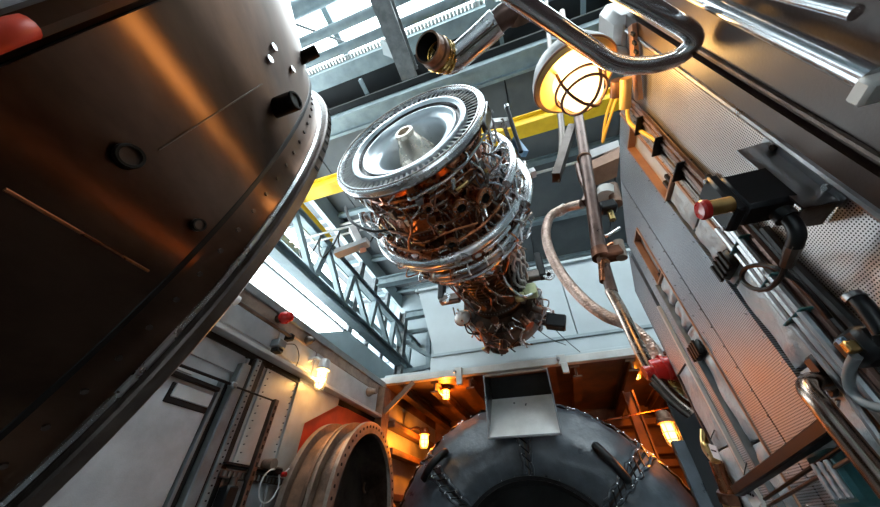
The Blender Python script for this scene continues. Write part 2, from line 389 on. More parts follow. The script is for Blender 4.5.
win = thing('window_1', (-6.6, 4, 3.6), 'wide strip of bright white windows above the left enclosure wall', kind='structure')
for k in range(5):
    y0 = 1.2 + k * 2.3
    MB().span((-6.72, y0 + 0.03, 3.6), (-6.70, y0 + 2.27, 5.38)).build('pane', 'pane', win, flat=True)
    MB().span((-6.72, y0 + 0.03, 5.44), (-6.70, y0 + 2.27, 8.75)).build('pane', 'pane', win, flat=True)
MB().span((-6.74, 1.2, 5.375), (-6.65, 13, 5.445)).build('transom', 'frame_grey', win, flat=True)
for y in (5.0, 7.1, 10.0, 12.0):
    MB().span((-6.95, y - 0.015, 5.40), (-6.15, y + 0.015, 5.43)).build('tie_rod', 'frame_grey', win, flat=True)
for y in (9.05, 10.3, 11.6): MB().span((-6.76, y - 0.14, 5.4), (-6.62, y + 0.14, 8.75)).build('mullion', 'frame_grey', win, flat=True)
for z in (6.55, 7.55): MB().span((-6.74, 1.2, z - 0.12), (-6.66, 13, z + 0.12)).build('glazing_rail', 'beam_teal', win, flat=True)

# ---- truss beside the windows
tr = thing('roof_truss', (-5.5, 7, 5.0), 'grey steel lattice truss in front of the bright windows', 'truss')
bz, tz = 4.97, 6.42
MB().ibeam((-5.5, 0.5, bz), (-5.5, 13, bz), 0.34, 0.30, 0.04).build('bottom_chord', 'beam_teal', tr, flat=True)
MB().ibeam((-5.5, 0.5, tz), (-5.5, 13, tz), 0.22, 0.22, 0.03).build('top_chord', 'beam_teal', tr, flat=True)
ys = [2.3, 3.85, 5.4, 6.92, 8.55, 10.2, 11.9]
for i, y in enumerate(ys):
    MB().beam((-5.5, y, bz + 0.1), (-5.5, y + 0.12, tz - 0.1), 0.17, 0.17, X).build('web_member', 'beam_teal', tr, flat=True)
    if i + 1 < len(ys): MB().beam((-5.5, y + 0.18, tz - 0.1), (-5.5, ys[i + 1] - 0.03, bz + 0.1), 0.15, 0.15, X).build('web_member', 'beam_teal', tr, flat=True)
# column, cross beams at the truss's far end
cl = thing('steel_column', (-5.5, 11.2, FLOOR), 'dark steel column with cross braces at the far end of the truss', 'column')
MB().ibeam((-5.5, 11.15, FLOOR), (-5.5, 11.15, 7.2), 0.30, 0.30, 0.04).build('post', 'beam_grey', cl, flat=True)
for a, b in (((-5.5, 11.3, 4.6), (-3.2, 11.6, 4.9)), ((-5.5, 11.3, 6.3), (-3.2, 11.6, 6.45)), ((-5.4, 11.3, 5.9), (-3.6, 11.6, 4.7)), ((-5.4, 11.3, 4.5), (-3.3, 11.6, 3.6)), ((-4.4, 11.5, 3.4), (-4.4, 11.5, 6.4))):
    MB().beam(a, b, 0.16, 0.16).build('brace', 'beam_teal', cl, flat=True)
for k, (y, z) in enumerate(((8.35, 6.9), (11.0, 6.95))):
    b = MB(); b.ibeam((-5.3, y, z), (-2.4, y, z), 0.26, 0.34, 0.035)
    tag(b.build('cross_beam', 'beam_teal', flat=True), ('short grey cross beam running from the truss towards the hanging machine', 'grey cross beam above the far column and braces')[k], 'beam')

# ---- bridge crane
cr = thing('bridge_crane', (0, 4.4, 7.3), 'yellow bridge crane girder spanning the hall behind the hanging turbine', 'crane')
MB().span((-6.3, 4.18, 7.5), (8.9, 4.56, 7.80), 0.01).build('girder', 'yellow', cr, flat=True)
MB().span((-6.3, 4.10, 7.78), (8.9, 4.64, 7.83)).build('top_flange', 'yellow', cr, flat=True)
MB().span((-6.35, 3.6, 7.2), (-6.0, 6.2, 7.5), 0.02).build('end_carriage', 'yellow', cr, flat=True)
fs_ = thing('festoon_track', (-4.5, 4.9, 6.0), 'pair of white festoon rails with black looped cables beside the truss', 'cable track')
for dy in (0, 0.22):
    MB().cyl((-6.3, 4.9 + dy, 6.25), (-2.6, 4.9 + dy, 6.25), 0.03, None, 8).build('track_rail', 'edge_white', fs_)
for k in range(6):
    x = -5.9 + k * 0.62
    MB().tube([(x, 4.95, 6.22), (x + 0.08, 4.95, 5.75), (x + 0.32, 4.97, 5.45 - 0.1 * (k % 2)), (x + 0.55, 4.95, 5.75), (x + 0.62, 4.95, 6.22)], 0.022, 6, 5).build('hanging_cable', 'black_rubber', fs_)

# ================================================================== THE ENCLOSURE (pit) the camera stands in
XL, YB, HT = -2.9, 5.34, 2.0
wl = thing('wall_left', (XL, 3, FLOOR), 'grey steel enclosure wall with door, rails and lamp', kind='structure')
def lwall(y0, y1, z0, z1, t, m, nm='wall_panel', bev=0.004):
    return MB().span((XL - 0.06, y0, z0), (XL + t, y1, z1), bev).build(nm, m, wl, flat=True)
lwall(0.55, 8.2, FLOOR, HT - 0.2, 0.0, 'panel_grey', 'backing', 0)
lwall(2.62, 3.12, 0.40, 1.37, 0.02, 'panel_white'); lwall(3.13, 3.42, FLOOR, 1.37, 0.03, 'panel_white')
lwall(2.62, 3.12, FLOOR, 0.32, 0.02, 'panel_grey')
lwall(0.55, 2.30, 1.12, 1.37, 0.02, 'panel_grey'); lwall(2.34, 2.58, 1.2, 1.37, 0.02, 'panel_grey')
lwall(1.75, 2.60, 1.50, 1.92, 0.02, 'panel_grey'); lwall(2.62, 3.30, 1.50, 1.92, 0.02, 'panel_grey'); lwall(3.32, 5.34, 1.42, 1.80, 0.025, 'panel_grey'); lwall(0.55, 1.73, 1.50, 1.92, 0.02, 'panel_grey')
MB().span((XL - 0.16, 0.55, HT - 0.10), (XL + 0.05, YB, HT), 0.008).build('top_rail', 'frame_grey', wl, flat=True)
MB().span((XL - 0.10, 0.55, HT - 0.24), (XL + 0.03, YB, HT - 0.10), 0.004).build('top_fascia', 'rust_light', wl, flat=True)
MB().span((XL, 0.55, 1.36), (XL + 0.16, YB, 1.40), 0.005).build('ledge', 'panel_white', wl, flat=True)
MB().span((XL, 0.55, 1.30), (XL + 0.035, YB, 1.36)).build('ledge_web', 'black_rubber', wl, flat=True)
# diagonal corner plate beside the duct and the red panel around the duct
MB().prism([(XL, 3.12, -0.4), (XL, 3.36, -0.4), (XL, 3.36, 0.90), (XL, 3.98, 1.27), (XL, 3.98, 1.37), (XL, 3.12, 1.37)], (0.045, 0, 0)).build('corner_plate', 'panel_white', wl, flat=True)
MB().prism([(XL, 3.36, -0.6), (XL, 3.36, 0.90), (XL, 3.97, 1.27), (XL, 4.60, 1.34), (XL, 5.3, 1.34), (XL, 5.3, -0.6)], (0.02, 0, 0)).build('red_panel', 'red_panel', wl, flat=True)
for i in range(14):   # rivets on the white panels
    for y in (2.66, 3.08, 3.17):
        MB().bolt((XL + 0.02, y, 0.45 + i * 0.068), X, 0.006, 0.016).build('rivet', 'frame_grey', wl)

# door
dr = thing('door_1', (XL, 1.6, FLOOR), 'tall grey steel door with black seal and small upper vent', kind='structure')
MB().span((XL, 0.8, FLOOR + 0.1), (XL + 0.05, 2.13, 0.94), 0.01).build('door_leaf', 'panel_grey', dr, flat=True)
MB().span((XL, 2.145, FLOOR), (XL + 0.065, 2.175, 1.02), 0.004).build('door_edge', 'frame_grey', dr, flat=True)
MB().span((XL, 2.18, FLOOR), (XL + 0.03, 2.24, 1.02)).build('black_seal', 'black_rubber', dr, flat=True)
MB().span((XL, 2.25, FLOOR), (XL + 0.09, 2.36, 1.22), 0.01).build('door_frame', 'frame_grey', dr, flat=True)
MB().span((XL, 2.365, FLOOR), (XL + 0.06, 2.39, 1.30)).build('frame_gap', 'black_rubber', dr, flat=True)
MB().span((XL, 2.40, FLOOR), (XL + 0.08, 2.47, 1.32), 0.01).build('jamb', 'frame_grey', dr, flat=True)
for i in range(26):
    b = MB().bolt((XL + 0.08, 2.435, 0.05 + i * 0.05), X, 0.007, 0.008) if i == 0 else None
    if b: rv = b.build('rivet', 'black_rubber', dr)
    else: dup(rv, dr, (0, 0, i * 0.05))
MB().span((XL, 2.48, FLOOR), (XL + 0.055, 2.54, 1.33), 0.003).build('cable_channel', 'black_rubber', dr, flat=True)
vt = MB().span((XL + 0.03, 1.74, 0.72), (XL + 0.06, 2.12, 0.87), 0.006).build('vent_frame', 'black_rubber', dr, flat=True)
MB().span((XL + 0.055, 1.77, 0.765), (XL + 0.075, 2.11, 0.865), 0.005).build('vent_plate', 'panel_white', vt, flat=True)
MB().span((XL + 0.05, 1.62, 0.90), (XL + 0.10, 2.13, 0.935), 0.004).build('door_top_strip', 'black_rubber', dr, flat=True)
MB().span((XL + 0.05, 1.62, 0.955), (XL + 0.07, 1.85, 0.985), 0.003).build('door_top_plate', 'panel_white', dr, flat=True)
ph = MB().span((XL + 0.03, 1.48, -0.35), (XL + 0.075, 1.86, 0.08), 0.03).build('window_frame', 'frame_grey', dr, flat=True)
MB().span((XL + 0.06, 1.53, -0.30), (XL + 0.082, 1.81, 0.045), 0.02).build('window_pane', 'blanket', ph, flat=True)
dc = thing('door_closer', (XL + 0.1, 2.1, 0.9), 'black folding door closer arm above the grey door', 'door closer')
MB().cyl((XL + 0.12, 1.6, 0.97), (XL + 0.12, 2.22, 0.985), 0.013, None, 8).build('arm', 'black_rubber', dc)
MB().cyl((XL + 0.10, 2.22, 0.985), (XL + 0.14, 2.75, 0.985), 0.009, None, 8).build('link', 'black_rubber', dc)
MB().box((XL + 0.11, 2.22, 0.985), (0.06, 0.07, 0.05), None, 0.01).build('pivot', 'frame_grey', dc)

# threaded pole with brackets
pl = thing('perforated_pole', (XL + 0.14, 2.72, -0.6), 'dark slotted strut standing off the pale wall panel', 'strut')
MB().beam((XL + 0.14, 2.74, -0.6), (XL + 0.14, 2.755, 1.0), 0.055, 0.055, X, 0.004).build('pole', 'steel_dark', pl, flat=True)
for i in range(22): 
    if i == 0: hl_ = MB().box((XL + 0.168, 2.742, -0.55), (0.004, 0.018, 0.035)).build('slot', 'void', pl, flat=True)
    else: dup(hl_, pl, (0, 0.015 * i * 0.07 / 1.6, i * 0.07))
MB().span((XL, 2.46, 0.405), (XL + 0.13, 3.25, 0.42)).build('shelf_lip', 'black_rubber', wl, flat=True)
MB().span((XL, 2.46, 0.31), (XL + 0.10, 3.28, 0.37), 0.005).build('shelf_rail', 'steel_dark', wl, flat=True)
for i in range(16): 
    if i == 0: rb = MB().span((XL + 0.09, 2.48, 0.32), (XL + 0.115, 2.50, 0.36)).build('rail_tooth', 'frame_grey', wl, flat=True)
    else: dup(rb, wl, (0, i * 0.05, 0))

# conduit, box, red button on the wall top
cd = thing('wall_conduit', (XL + 0.08, 2.3, 1.7), 'dark steel tube with white end ring high on the left wall', 'pipe')
MB().cyl((XL + 0.10, 1.88, 1.70), (XL + 0.10, 2.70, 1.70), 0.022, None, 12).build('tube', 'steel_dark', cd)
MB().cyl((XL + 0.10, 1.84, 1.70), (XL + 0.10, 1.885, 1.70), 0.055, None, 16).build('end_ring', 'wire_white', cd)
MB().cyl((XL + 0.10, 1.83, 1.70), (XL + 0.10, 1.842, 1.70), 0.024, None, 12).build('bore', 'void', cd)
MB().box((XL + 0.07, 2.72, 1.70), (0.10, 0.07, 0.08), None, 0.01).build('clamp', 'black_rubber', cd)
MB().box((XL + 0.05, 1.80, 1.62), (0.08, 0.06, 0.05), None, 0.01).build('stub', 'wire_white', cd)
rbn = thing('alarm_beacon', (XL, 2.52, 1.84), 'round red alarm beacon on the upper left wall', 'alarm')
MB().cyl((XL + 0.02, 2.50, 1.84), (XL + 0.10, 2.50, 1.84), 0.05, None, 16).build('base', 'steel_dark', rbn)
MB().lathe([(0.0, 0.07), (0.05, 0.075), (0.08, 0.06), (0.11, 0.055), (0.13, 0.03), (0.132, 0.0)], (XL + 0.10, 2.50, 1.84), X, 20).build('cap', 'red', rbn)
bx_ = thing('junction_box', (XL, 2.66, 1.55), 'small dark junction box on the ledge below the red beacon', 'box')
MB().box((XL + 0.07, 2.60, 1.56), (0.12, 0.13, 0.09), None, 0.01).build('body', 'frame_grey', bx_)
MB().box((XL + 0.08, 2.60, 1.485), (0.10, 0.10, 0.05), None, 0.01).build('foot', 'black_rubber', bx_)
MB().tube([(XL + 0.08, 2.68, 1.60), (XL + 0.07, 2.85, 1.66), (XL + 0.05, 2.98, 1.58), (XL + 0.05, 2.98, 1.45), (XL + 0.04, 2.9, 1.42)], 0.006, 6).build('cable', 'black_rubber', bx_)
tag(MB().lathe([(0, 0.05), (0.03, 0.06), (0.07, 0.055), (0.10, 0.03), (0.12, 0.02), (0.12, 0)], (XL + 0.02, 3.06, 1.82), X, 16).build('camera_housing', 'steel_dark'), 'small dark round sensor on the wall above the caged lamp', 'sensor')
tag(MB().lathe([(0, 0.07), (0.04, 0.075), (0.10, 0.05), (0.16, 0.045), (0.16, 0)], (XL + 0.02, 4.75, 1.68), X, 16).build('wall_sensor', 'rust_light'), 'round rusty sensor near the far corner of the left wall', 'sensor')
# pressure device with white loop of cable
dv = thing('pressure_switch', (XL + 0.12, 3.0, 0.38), 'small dark instrument with red knob and white cable loop on the wall', 'instrument')
MB().cyl((XL + 0.04, 2.98, 0.46), (XL + 0.16, 2.98, 0.46), 0.05, None, 14).build('round_head', 'rust_light', dv)
MB().box((XL + 0.12, 3.06, 0.41), (0.10, 0.13, 0.07), None, 0.015).build('body', 'black_plastic', dv)
MB().cyl((XL + 0.15, 3.12, 0.39), (XL + 0.21, 3.12, 0.39), 0.022, None, 10).build('knob', 'red', dv)
c0 = Vector((XL + 0.16, 3.00, 0.29))
MB().tube([c0 + Vector((0, math.cos(t) * 0.12, math.sin(t) * 0.13)) for t in [i * 2 * PI / 12 for i in range(12)]], 0.007, 6, 4, True).build('cable_loop', 'wire_white', dv)
MB().tube([c0 + Vector((0, 0.1, 0.08)), c0 + Vector((0.02, 0.2, 0.16)), c0 + Vector((0.01, 0.22, 0.08)), c0 + Vector((0, 0.12, -0.02))], 0.006, 6).build('cable_tail', 'wire_white', dv)
vb = thing('valve_block', (XL + 0.08, 2.58, 0.1), 'black valve block beside the slotted strut near the door', 'valve')
MB().box((XL + 0.10, 2.60, 0.18), (0.12, 0.12, 0.16), None, 0.015).build('body', 'black_plastic', vb)
MB().cyl((XL + 0.12, 2.60, 0.26), (XL + 0.12, 2.60, 0.32), 0.035, None, 12).build('cap', 'steel_dark', vb)

# caged lamp on the left wall
def caged_lamp(name, c, label, r, h, bulb, light, power, wall=None, bodymat='frame_grey', cage='frame_grey', n=6):
    """pendant bulkhead lamp: cast body above, glass jar and wire cage below"""
    c = Vector(c); t = thing(name, c, label, 'lamp')
    MB().lathe([(0, 0), (0, r * 0.9), (-0.02, r * 1.15), (-h * 0.35, r * 1.3), (-h * 0.38, r * 1.45), (-h * 0.52, r * 1.45), (-h * 0.55, r), (-h * 0.55, 0)], c + Z * h * 0.75, Z, 20).build('body', bodymat, t)
    MB().lathe([(0, r * 0.95), (-h * 0.6, r * 0.85), (-h * 0.78, r * 0.6), (-h * 0.84, 0)], c + Z * h * 0.2, Z, 20).build('glass', bulb, t)
    cg = MB()
    for i in range(n):
        a = 2 * PI * i / n; d = Vector((math.cos(a), math.sin(a), 0))
        cg.tube([c + d * r * 1.15 + Z * h * 0.2, c + d * r * 1.15 - Z * h * 0.45, c + d * r * 0.85 - Z * h * 0.66, c + d * 0.0 - Z * h * 0.72], r * 0.06, 6, 4)
    cg.torus(c - Z * h * 0.15, Z, r * 1.15, r * 0.06, 20, 6); cg.torus(c - Z * h * 0.45, Z, r * 1.13, r * 0.06, 20, 6)
    cg.build('wire_cage', cage, t)
    if wall:
        MB().tube([c + Z * h * 0.45, (Vector(wall) + c) / 2 + Z * h * 0.5, Vector(wall)], r * 0.35, 8).build('bracket_arm', bodymat, t)
    L_ = lamp_light(c - Z * h * 0.15, light, power, r * 0.5); L_.parent = t; L_.location = -Z * h * 0.15
    return t
caged_lamp('caged_lamp', (XL + 0.20, 3.30, 1.44), 'caged lamp glowing amber on the left enclosure wall', 0.06, 0.26, 'bulb_warm', WARM, 26, (XL, 3.2, 1.6), 'panel_white')

# ---- far side of the pit: beam, ceiling slab with orange lit machine room
wb = thing('wall_back', (-0.4, YB, HT), 'pale roof edge of the machine room with orange light below', kind='structure')
MB().span((XL - 0.16, YB - 0.06, HT - 0.03), (3.2, YB + 0.05, HT + 0.09), 0.008).build('roof_edge', 'edge_white', wb, flat=True)
MB().span((XL, YB - 0.03, HT + 0.09), (3.2, YB + 0.4, HT + 0.14), 0.004).build('roof_lip', 'housing', wb, flat=True)
MB().span((-2.1, 5.60, 2.14), (3.2, 5.70, 2.495), 0.005).build('skirt_panel', 'housing', wb, flat=True)
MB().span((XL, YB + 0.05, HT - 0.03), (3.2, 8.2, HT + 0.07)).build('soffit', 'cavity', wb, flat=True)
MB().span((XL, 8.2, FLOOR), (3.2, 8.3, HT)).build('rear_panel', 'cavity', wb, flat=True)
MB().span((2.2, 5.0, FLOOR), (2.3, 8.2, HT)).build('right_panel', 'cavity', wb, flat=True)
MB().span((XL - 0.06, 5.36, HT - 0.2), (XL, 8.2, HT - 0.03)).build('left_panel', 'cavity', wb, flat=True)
for k, x in enumerate((-2.55, -1.95, -1.3, 0.45, 1.27, 1.9)):
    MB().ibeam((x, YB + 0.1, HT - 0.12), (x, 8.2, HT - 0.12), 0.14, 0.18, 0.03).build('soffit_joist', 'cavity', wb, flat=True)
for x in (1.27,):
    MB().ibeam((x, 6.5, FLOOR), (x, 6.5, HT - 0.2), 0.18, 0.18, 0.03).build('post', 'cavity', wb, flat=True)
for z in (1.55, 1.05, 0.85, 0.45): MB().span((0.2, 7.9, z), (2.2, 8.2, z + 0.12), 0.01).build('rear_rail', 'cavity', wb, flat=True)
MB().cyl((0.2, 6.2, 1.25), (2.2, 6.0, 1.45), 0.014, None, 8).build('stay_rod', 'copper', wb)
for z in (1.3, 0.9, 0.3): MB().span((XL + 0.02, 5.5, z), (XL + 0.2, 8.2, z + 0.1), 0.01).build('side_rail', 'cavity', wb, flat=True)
MB().beam((XL + 0.05, 5.2, 1.85), (XL + 0.05, 5.2, 0.9), 0.25, 0.22, X).build('corner_post', 'rust', wb, flat=True)
MB().beam((XL + 0.15, 5.15, 1.45), (XL + 0.6, 5.3, 1.95), 0.06, 0.08).build('corner_knee', 'cavity', wb, flat=True)
pa_, pb_ = P(677, 441, y=5.2), P(705, 507, y=5.2)
ps = thing('support_post', (pa_.x, 5.2, FLOOR), 'grey steel post between the insulated dome and the cabinet', 'post')
MB().span((pa_.x - .07, 5.15, FLOOR), (pa_.x + .07, 5.25, pa_.z), .008).build('post_body', 'blanket_pale', ps, flat=True)
MB().span((pa_.x + .07, 5.19, FLOOR), (pa_.x + 1.2, 5.23, P(684, 400, y=5.2).z), .004).build('pit_shade_sheet', 'black_rubber', ps, flat=True)  # black sheet put in to stand for the dark of the pit
for i, x in enumerate((-1.45, 0.27)):
    k = thing('edge_clamp', (x, YB - 0.06, HT - 0.1), ('white clamp on the roof edge left of the steel hood', 'white clamp on the roof edge right of the steel hood')[i], 'clamp', 'clamps on the roof edge')
    MB().box((x, YB - 0.08, HT + 0.02), (0.13, 0.05, 0.16), None, 0.008).build('plate', 'edge_white', k)
    MB().box((x + 0.02, YB - 0.10, HT - 0.12), (0.10, 0.07, 0.16), None, 0.008).build('jaw', 'edge_white', k)
    MB().cyl((x - 0.05, YB - 0.11, HT + 0.02), (x - 0.05, YB - 0.17, HT + 0.02), 0.025, None, 8).build('bolt', 'steel_mid', k)
caged_lamp('caged_lamp', (1.42, 5.55, 1.02), 'caged lamp glowing orange at the right of the insulated dome', 0.075, 0.30, 'bulb_orange', ORANGE, 45, (2.2, 5.6, 1.2), 'rust')
caged_lamp('caged_lamp', (-1.84, 5.75, 1.86), 'orange lamp under the roof edge left of the steel hood', 0.06, 0.16, 'bulb_orange', ORANGE, 100, None, 'rust')
caged_lamp('caged_lamp', (-2.45, 6.3, 1.26), 'caged orange lamp low behind the left flank of the dome', 0.07, 0.24, 'bulb_orange', ORANGE, 100, (-2.8, 6.3, 1.4), 'rust')
caged_lamp('caged_lamp', (1.42, 6.15, 1.98), 'orange lamp high on the post right of the steel hood', 0.06, 0.14, 'bulb_orange', ORANGE, 100, None, 'rust')
caged_lamp('caged_lamp', (1.95, 6.2, 0.55), 'orange lamp glimpsed low beside the right edge of the dome', 0.07, 0.22, 'bulb_orange', ORANGE, 35, (2.2, 6.2, 0.7), 'rust')

# ---- housing on the machine room roof
hs = thing('intake_housing', (-0.3, 6.0, 2.5), 'large pale grey sheet metal housing on the roof behind the turbine', 'housing')
y0 = 5.64
MB().prism([(-2.02, y0, 2.52), (0.655, y0, 2.52), (0.655, y0, 4.13), (-2.45, y0, 4.13)], (0, 1.9, 0)).build('front_panel', 'housing', hs, flat=True)
MB().prism([(0.675, y0, 2.52), (3.0, y0, 2.52), (3.4, y0, 4.13), (0.675, y0, 4.13)], (0, 1.9, 0)).build('front_panel', 'housing', hs, flat=True)
MB().span((-2.52, y0 - 0.06, 4.13), (3.5, y0 + 1.95, 4.20), 0.006).build('top_flange', 'housing', hs, flat=True)
MB().span((-2.08, y0 - 0.07, 2.50), (3.1, y0 + 0.02, 2.56), 0.006).build('bottom_flange', 'hall_wall', hs, flat=True)
for x in (-2.45, -1.2, 0.1, 1.4, 2.6): MB().bolt((x, y0 - 0.06, 4.165), -Y, 0.02, 0.02).build('bolt', 'frame_grey', hs)
yk = thing('yellow_strap', (-0.93, 5.58, 2.52), 'small yellow strap end lying on the housing ledge under the turbine', 'strap')
MB().tube([(-1.05, 5.53, 2.49), (-0.93, 5.53, 2.53), (-0.80, 5.53, 2.50)], 0.022, 6).build('webbing', 'wire_yellow', yk)
MB().tube([(-0.80, 5.53, 2.50), (-0.72, 5.53, 2.46), (-0.70, 5.53, 2.33)], 0.02, 6).build('hook', 'black_rubber', yk)

# ================================================================== BIG EXHAUST CASING ON THE LEFT
CX_, CZ_ = -1.708, 0.775
ex = thing('exhaust_casing', (CX_, -0.4, CZ_ - 1.4), 'huge brown steel exhaust casing with bolted rim at the upper left', 'casing')
AX = (CX_, 0, CZ_)
def cone(y): return 1.152 + 0.37 * (0.39 - y)
NS = 160
MB().lathe([(0.262, cone(0.262)), (0.1, cone(0.1)), (-0.035, cone(-0.035)), (-0.04, cone(-0.04) - 0.05)], AX, Y, NS).build('cone_shell', 'steel_brown', ex)
MB().lathe([(-0.04, 1.345), (-0.046, 1.36), (-0.062, 1.36), (-0.068, 1.345), (-0.068, 1.28), (-0.04, 1.28)], AX, Y, NS).build('rear_flange', 'steel_brown', ex)
MB().lathe([(-0.06, 1.345), (-0.2, 1.36), (-1.6, 1.40), (-1.6, 1.2)], AX, Y, NS).build('rear_drum', 'dish_steel', ex)
MB().lathe([(0.255, 1.16), (0.258, 1.195), (0.264, 1.20), (0.272, 1.20), (0.276, 1.188)], AX, Y, NS).build('seam_ring', 'black_rubber', ex)
MB().lathe([(0.27, 1.185), (0.30, 1.175), (0.335, 1.168), (0.352, 1.172)], AX, Y, NS).build('front_band', 'steel_brown', ex)
MB().lathe([(0.348, 1.16), (0.35, 1.178), (0.356, 1.181), (0.362, 1.178)], AX, Y, NS).build('bright_bead', 'steel_bright', ex)  # bright steel ring drawn as the thin highlight along the rim
MB().lathe([(0.36, 1.16), (0.36, 1.198), (0.364, 1.203), (0.386, 1.203), (0.39, 1.198), (0.39, 0.95), (0.36, 0.95)], AX, Y, NS).build('rim_flange', 'steel_dark', ex)
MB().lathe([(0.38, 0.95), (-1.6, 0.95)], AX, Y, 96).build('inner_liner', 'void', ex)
for i in range(150):                       # slots round the rim edge
    t = 2 * PI * i / 150; d = Vector((math.cos(t), 0, math.sin(t)))
    if d.x < -0.3 or d.z < 0.0: continue
    c = Vector(AX) + d * 1.2035 + Y * 0.375
    b = MB(); x, z = Vector((-d.z, 0, d.x)), d
    b.box(c, (0.010, 0.016, 0.003), Matrix((x, Y, z)).transposed()); b.build('rim_slot', 'void', ex, flat=True)
# weld lines along the shell and the ports
def on_shell(px, py, off=0.0):
    r = ray(px, py); k = 0.2
    while k < 4:
        p = r * k
        if math.hypot(p.x - CX_, p.z - CZ_) < (cone(p.y) if p.y < 0.262 else 1.18) + off: break
        k += 0.001
    return p, Vector((p.x - CX_, 0, p.z - CZ_)).normalized()
def port(px, py, r, h, m, nm):
    p, d = on_shell(px, py)
    b = MB(); b.cyl(p - d * 0.03, p + d * h, r, None, 20); o = b.build(nm, m, ex)
    MB().lathe([(h, r * 0.99), (h + 0.004, r * 0.92), (h + 0.004, r * 0.72), (h - 0.01, r * 0.7), (h - 0.01, 0)], p, d, 20).build('port_mouth', 'void', o)
port(276, 108, 0.022, 0.055, 'black_rubber', 'port_stub')
port(126, 157, 0.018, 0.012, 'steel_dark', 'port_boss')
port(302, 58, 0.018, 0.05, 'black_rubber', 'port_stub')
port(196, 225, 0.012, 0.01, 'steel_dark', 'port_boss')
def weld(pa, pb, nm, m, r=0.0025):
    pts = []
    for i in range(9):
        t = i / 8; p, d = on_shell(pa[0] + (pb[0] - pa[0]) * t, pa[1] + (pb[1] - pa[1]) * t); pts.append(p + d * 0.001)
    MB().tube(pts, r, 6, 2).build(nm, m, ex)
weld((4, 189), (148, 271), 'weld_seam', 'copper')
weld((158, 150), (262, 84), 'patch_seam', 'steel_dark', 0.0015)
for px, py in ((272, 48), (268, 60), (291, 70)):
    p, d = on_shell(px, py); MB().cyl(p - d * 0.005, p + d * 0.008, 0.009, None, 10).build('bolt', 'steel_bright', ex)
for i in range(70):
    t = -1.9 + i * 0.05; d = Vector((math.cos(t), 0, math.sin(t)))
    p = Vector(AX) + Y * 0.312 + d * 1.165
    MB().bolt(p, d, 0.005, 0.012).build('band_bolt', 'steel_dark', ex)
rc = thing('red_shape', (-0.36, -0.09, 0.35), 'blurred dark red shape in front of the drum at the upper left corner', 'fitting')
p, d = on_shell(8, 34, .042); t_ = Vector((-d.z, 0, d.x))
MB().tube([p - t_ * .035, p + d * .006, p + t_ * .018], .011, 12).build('body', 'red_panel', rc)  # short dark red tube against the drum
MB().cyl(p - d * .03, p + d * .004, .006, None, 12).build('stem', 'steel_dark', rc)

# ================================================================== RIGHT WALL: perforated cabinet
XR = 0.45
wr = thing('wall_right', (XR, 0.6, FLOOR), 'grey perforated steel cabinet wall close on the right', kind='structure')
def ztop(y):
    pts = [(-1, 1.16), (0.62, 1.14), (0.79, 1.12), (0.94, 1.08), (1.13, 0.98), (1.24, 0.91), (1.37, 0.80)]
    for (a, za), (b, zb) in zip(pts, pts[1:]):
        if y <= b: return za + (zb - za) * (y - a) / (b - a)
    return 0.8
def strip(y0, y1, z0, z1, m, off=0.0, nm='sheet_panel', th=0.05):
    za = ztop(y0) if z1 is None else z1; zb = ztop(y1) if z1 is None else z1
    return MB().prism([(XR - off, y0, z0), (XR - off, y1, z0), (XR - off, y1, zb), (XR - off, y0, za)], (th + off, 0, 0)).build(nm, m, wr, flat=True)
strip(0.437, 0.698, FLOOR, None, 'perf_sheet')
strip(0.698, 0.79, 1.035, None, 'perf_fine')
strip(0.79, 0.958, FLOOR, None, 'perf_fine'); strip(0.962, 1.047, FLOOR, None, 'perf_fine')
strip(1.047, 1.13, 0.875, None, 'perf_fine'); strip(1.13, 1.205, FLOOR, None, 'perf_fine')
strip(1.235, 1.372, 0.42, None, 'perf_fine')
MB().span((XR + 0.05, -1.5, FLOOR), (XR + 0.10, 1.372, 0.80)).build('cabinet_back', 'brown_panel', wr, flat=True)
MB().prism([(XR + 0.0, 1.372, FLOOR), (XR, 1.372, 0.80), (XR + 0.5, 1.372, 0.80), (XR + 0.5, 1.372, FLOOR)], (0, 0.006, 0)).build('end_panel', 'brown_panel', wr, flat=True)
MB().prism([(XR + 0.02, y, ztop(y)) for y in (-1.0, 0.62, 0.79, 0.94, 1.13, 1.24, 1.37)] + [(XR + 0.02, 1.37, 0.7), (XR + 0.02, -1, 0.7)], (0.5, 0, 0)).build('cabinet_top', 'panel_grey', wr, flat=True)
# brown ribbed panels nearer the camera
strip(0.395, 0.428, FLOOR, None, 'brown_panel', 0.006, 'rib_trim'); strip(0.372, 0.392, FLOOR, None, 'brown_panel', -0.004, 'groove')
strip(0.05, 0.37, FLOOR, None, 'brown_panel', 0.006, 'brown_panel'); strip(-1.2, 0.04, FLOOR, None, 'brown_panel', 0.012, 'brown_panel')
MB().tube([(XR - 0.006, 0.433, FLOOR), (XR - 0.006, 0.433, 0.4), (XR - 0.006, 0.433, 1.13)], 0.006, 8, 2).build('edge_bead', 'steel_mid', wr)
MB().tube([(XR - 0.008, 0.374, FLOOR), (XR - 0.008, 0.374, 0.4), (XR - 0.008, 0.374, 1.13)], 0.005, 8, 2).build('edge_bead', 'steel_dark', wr)
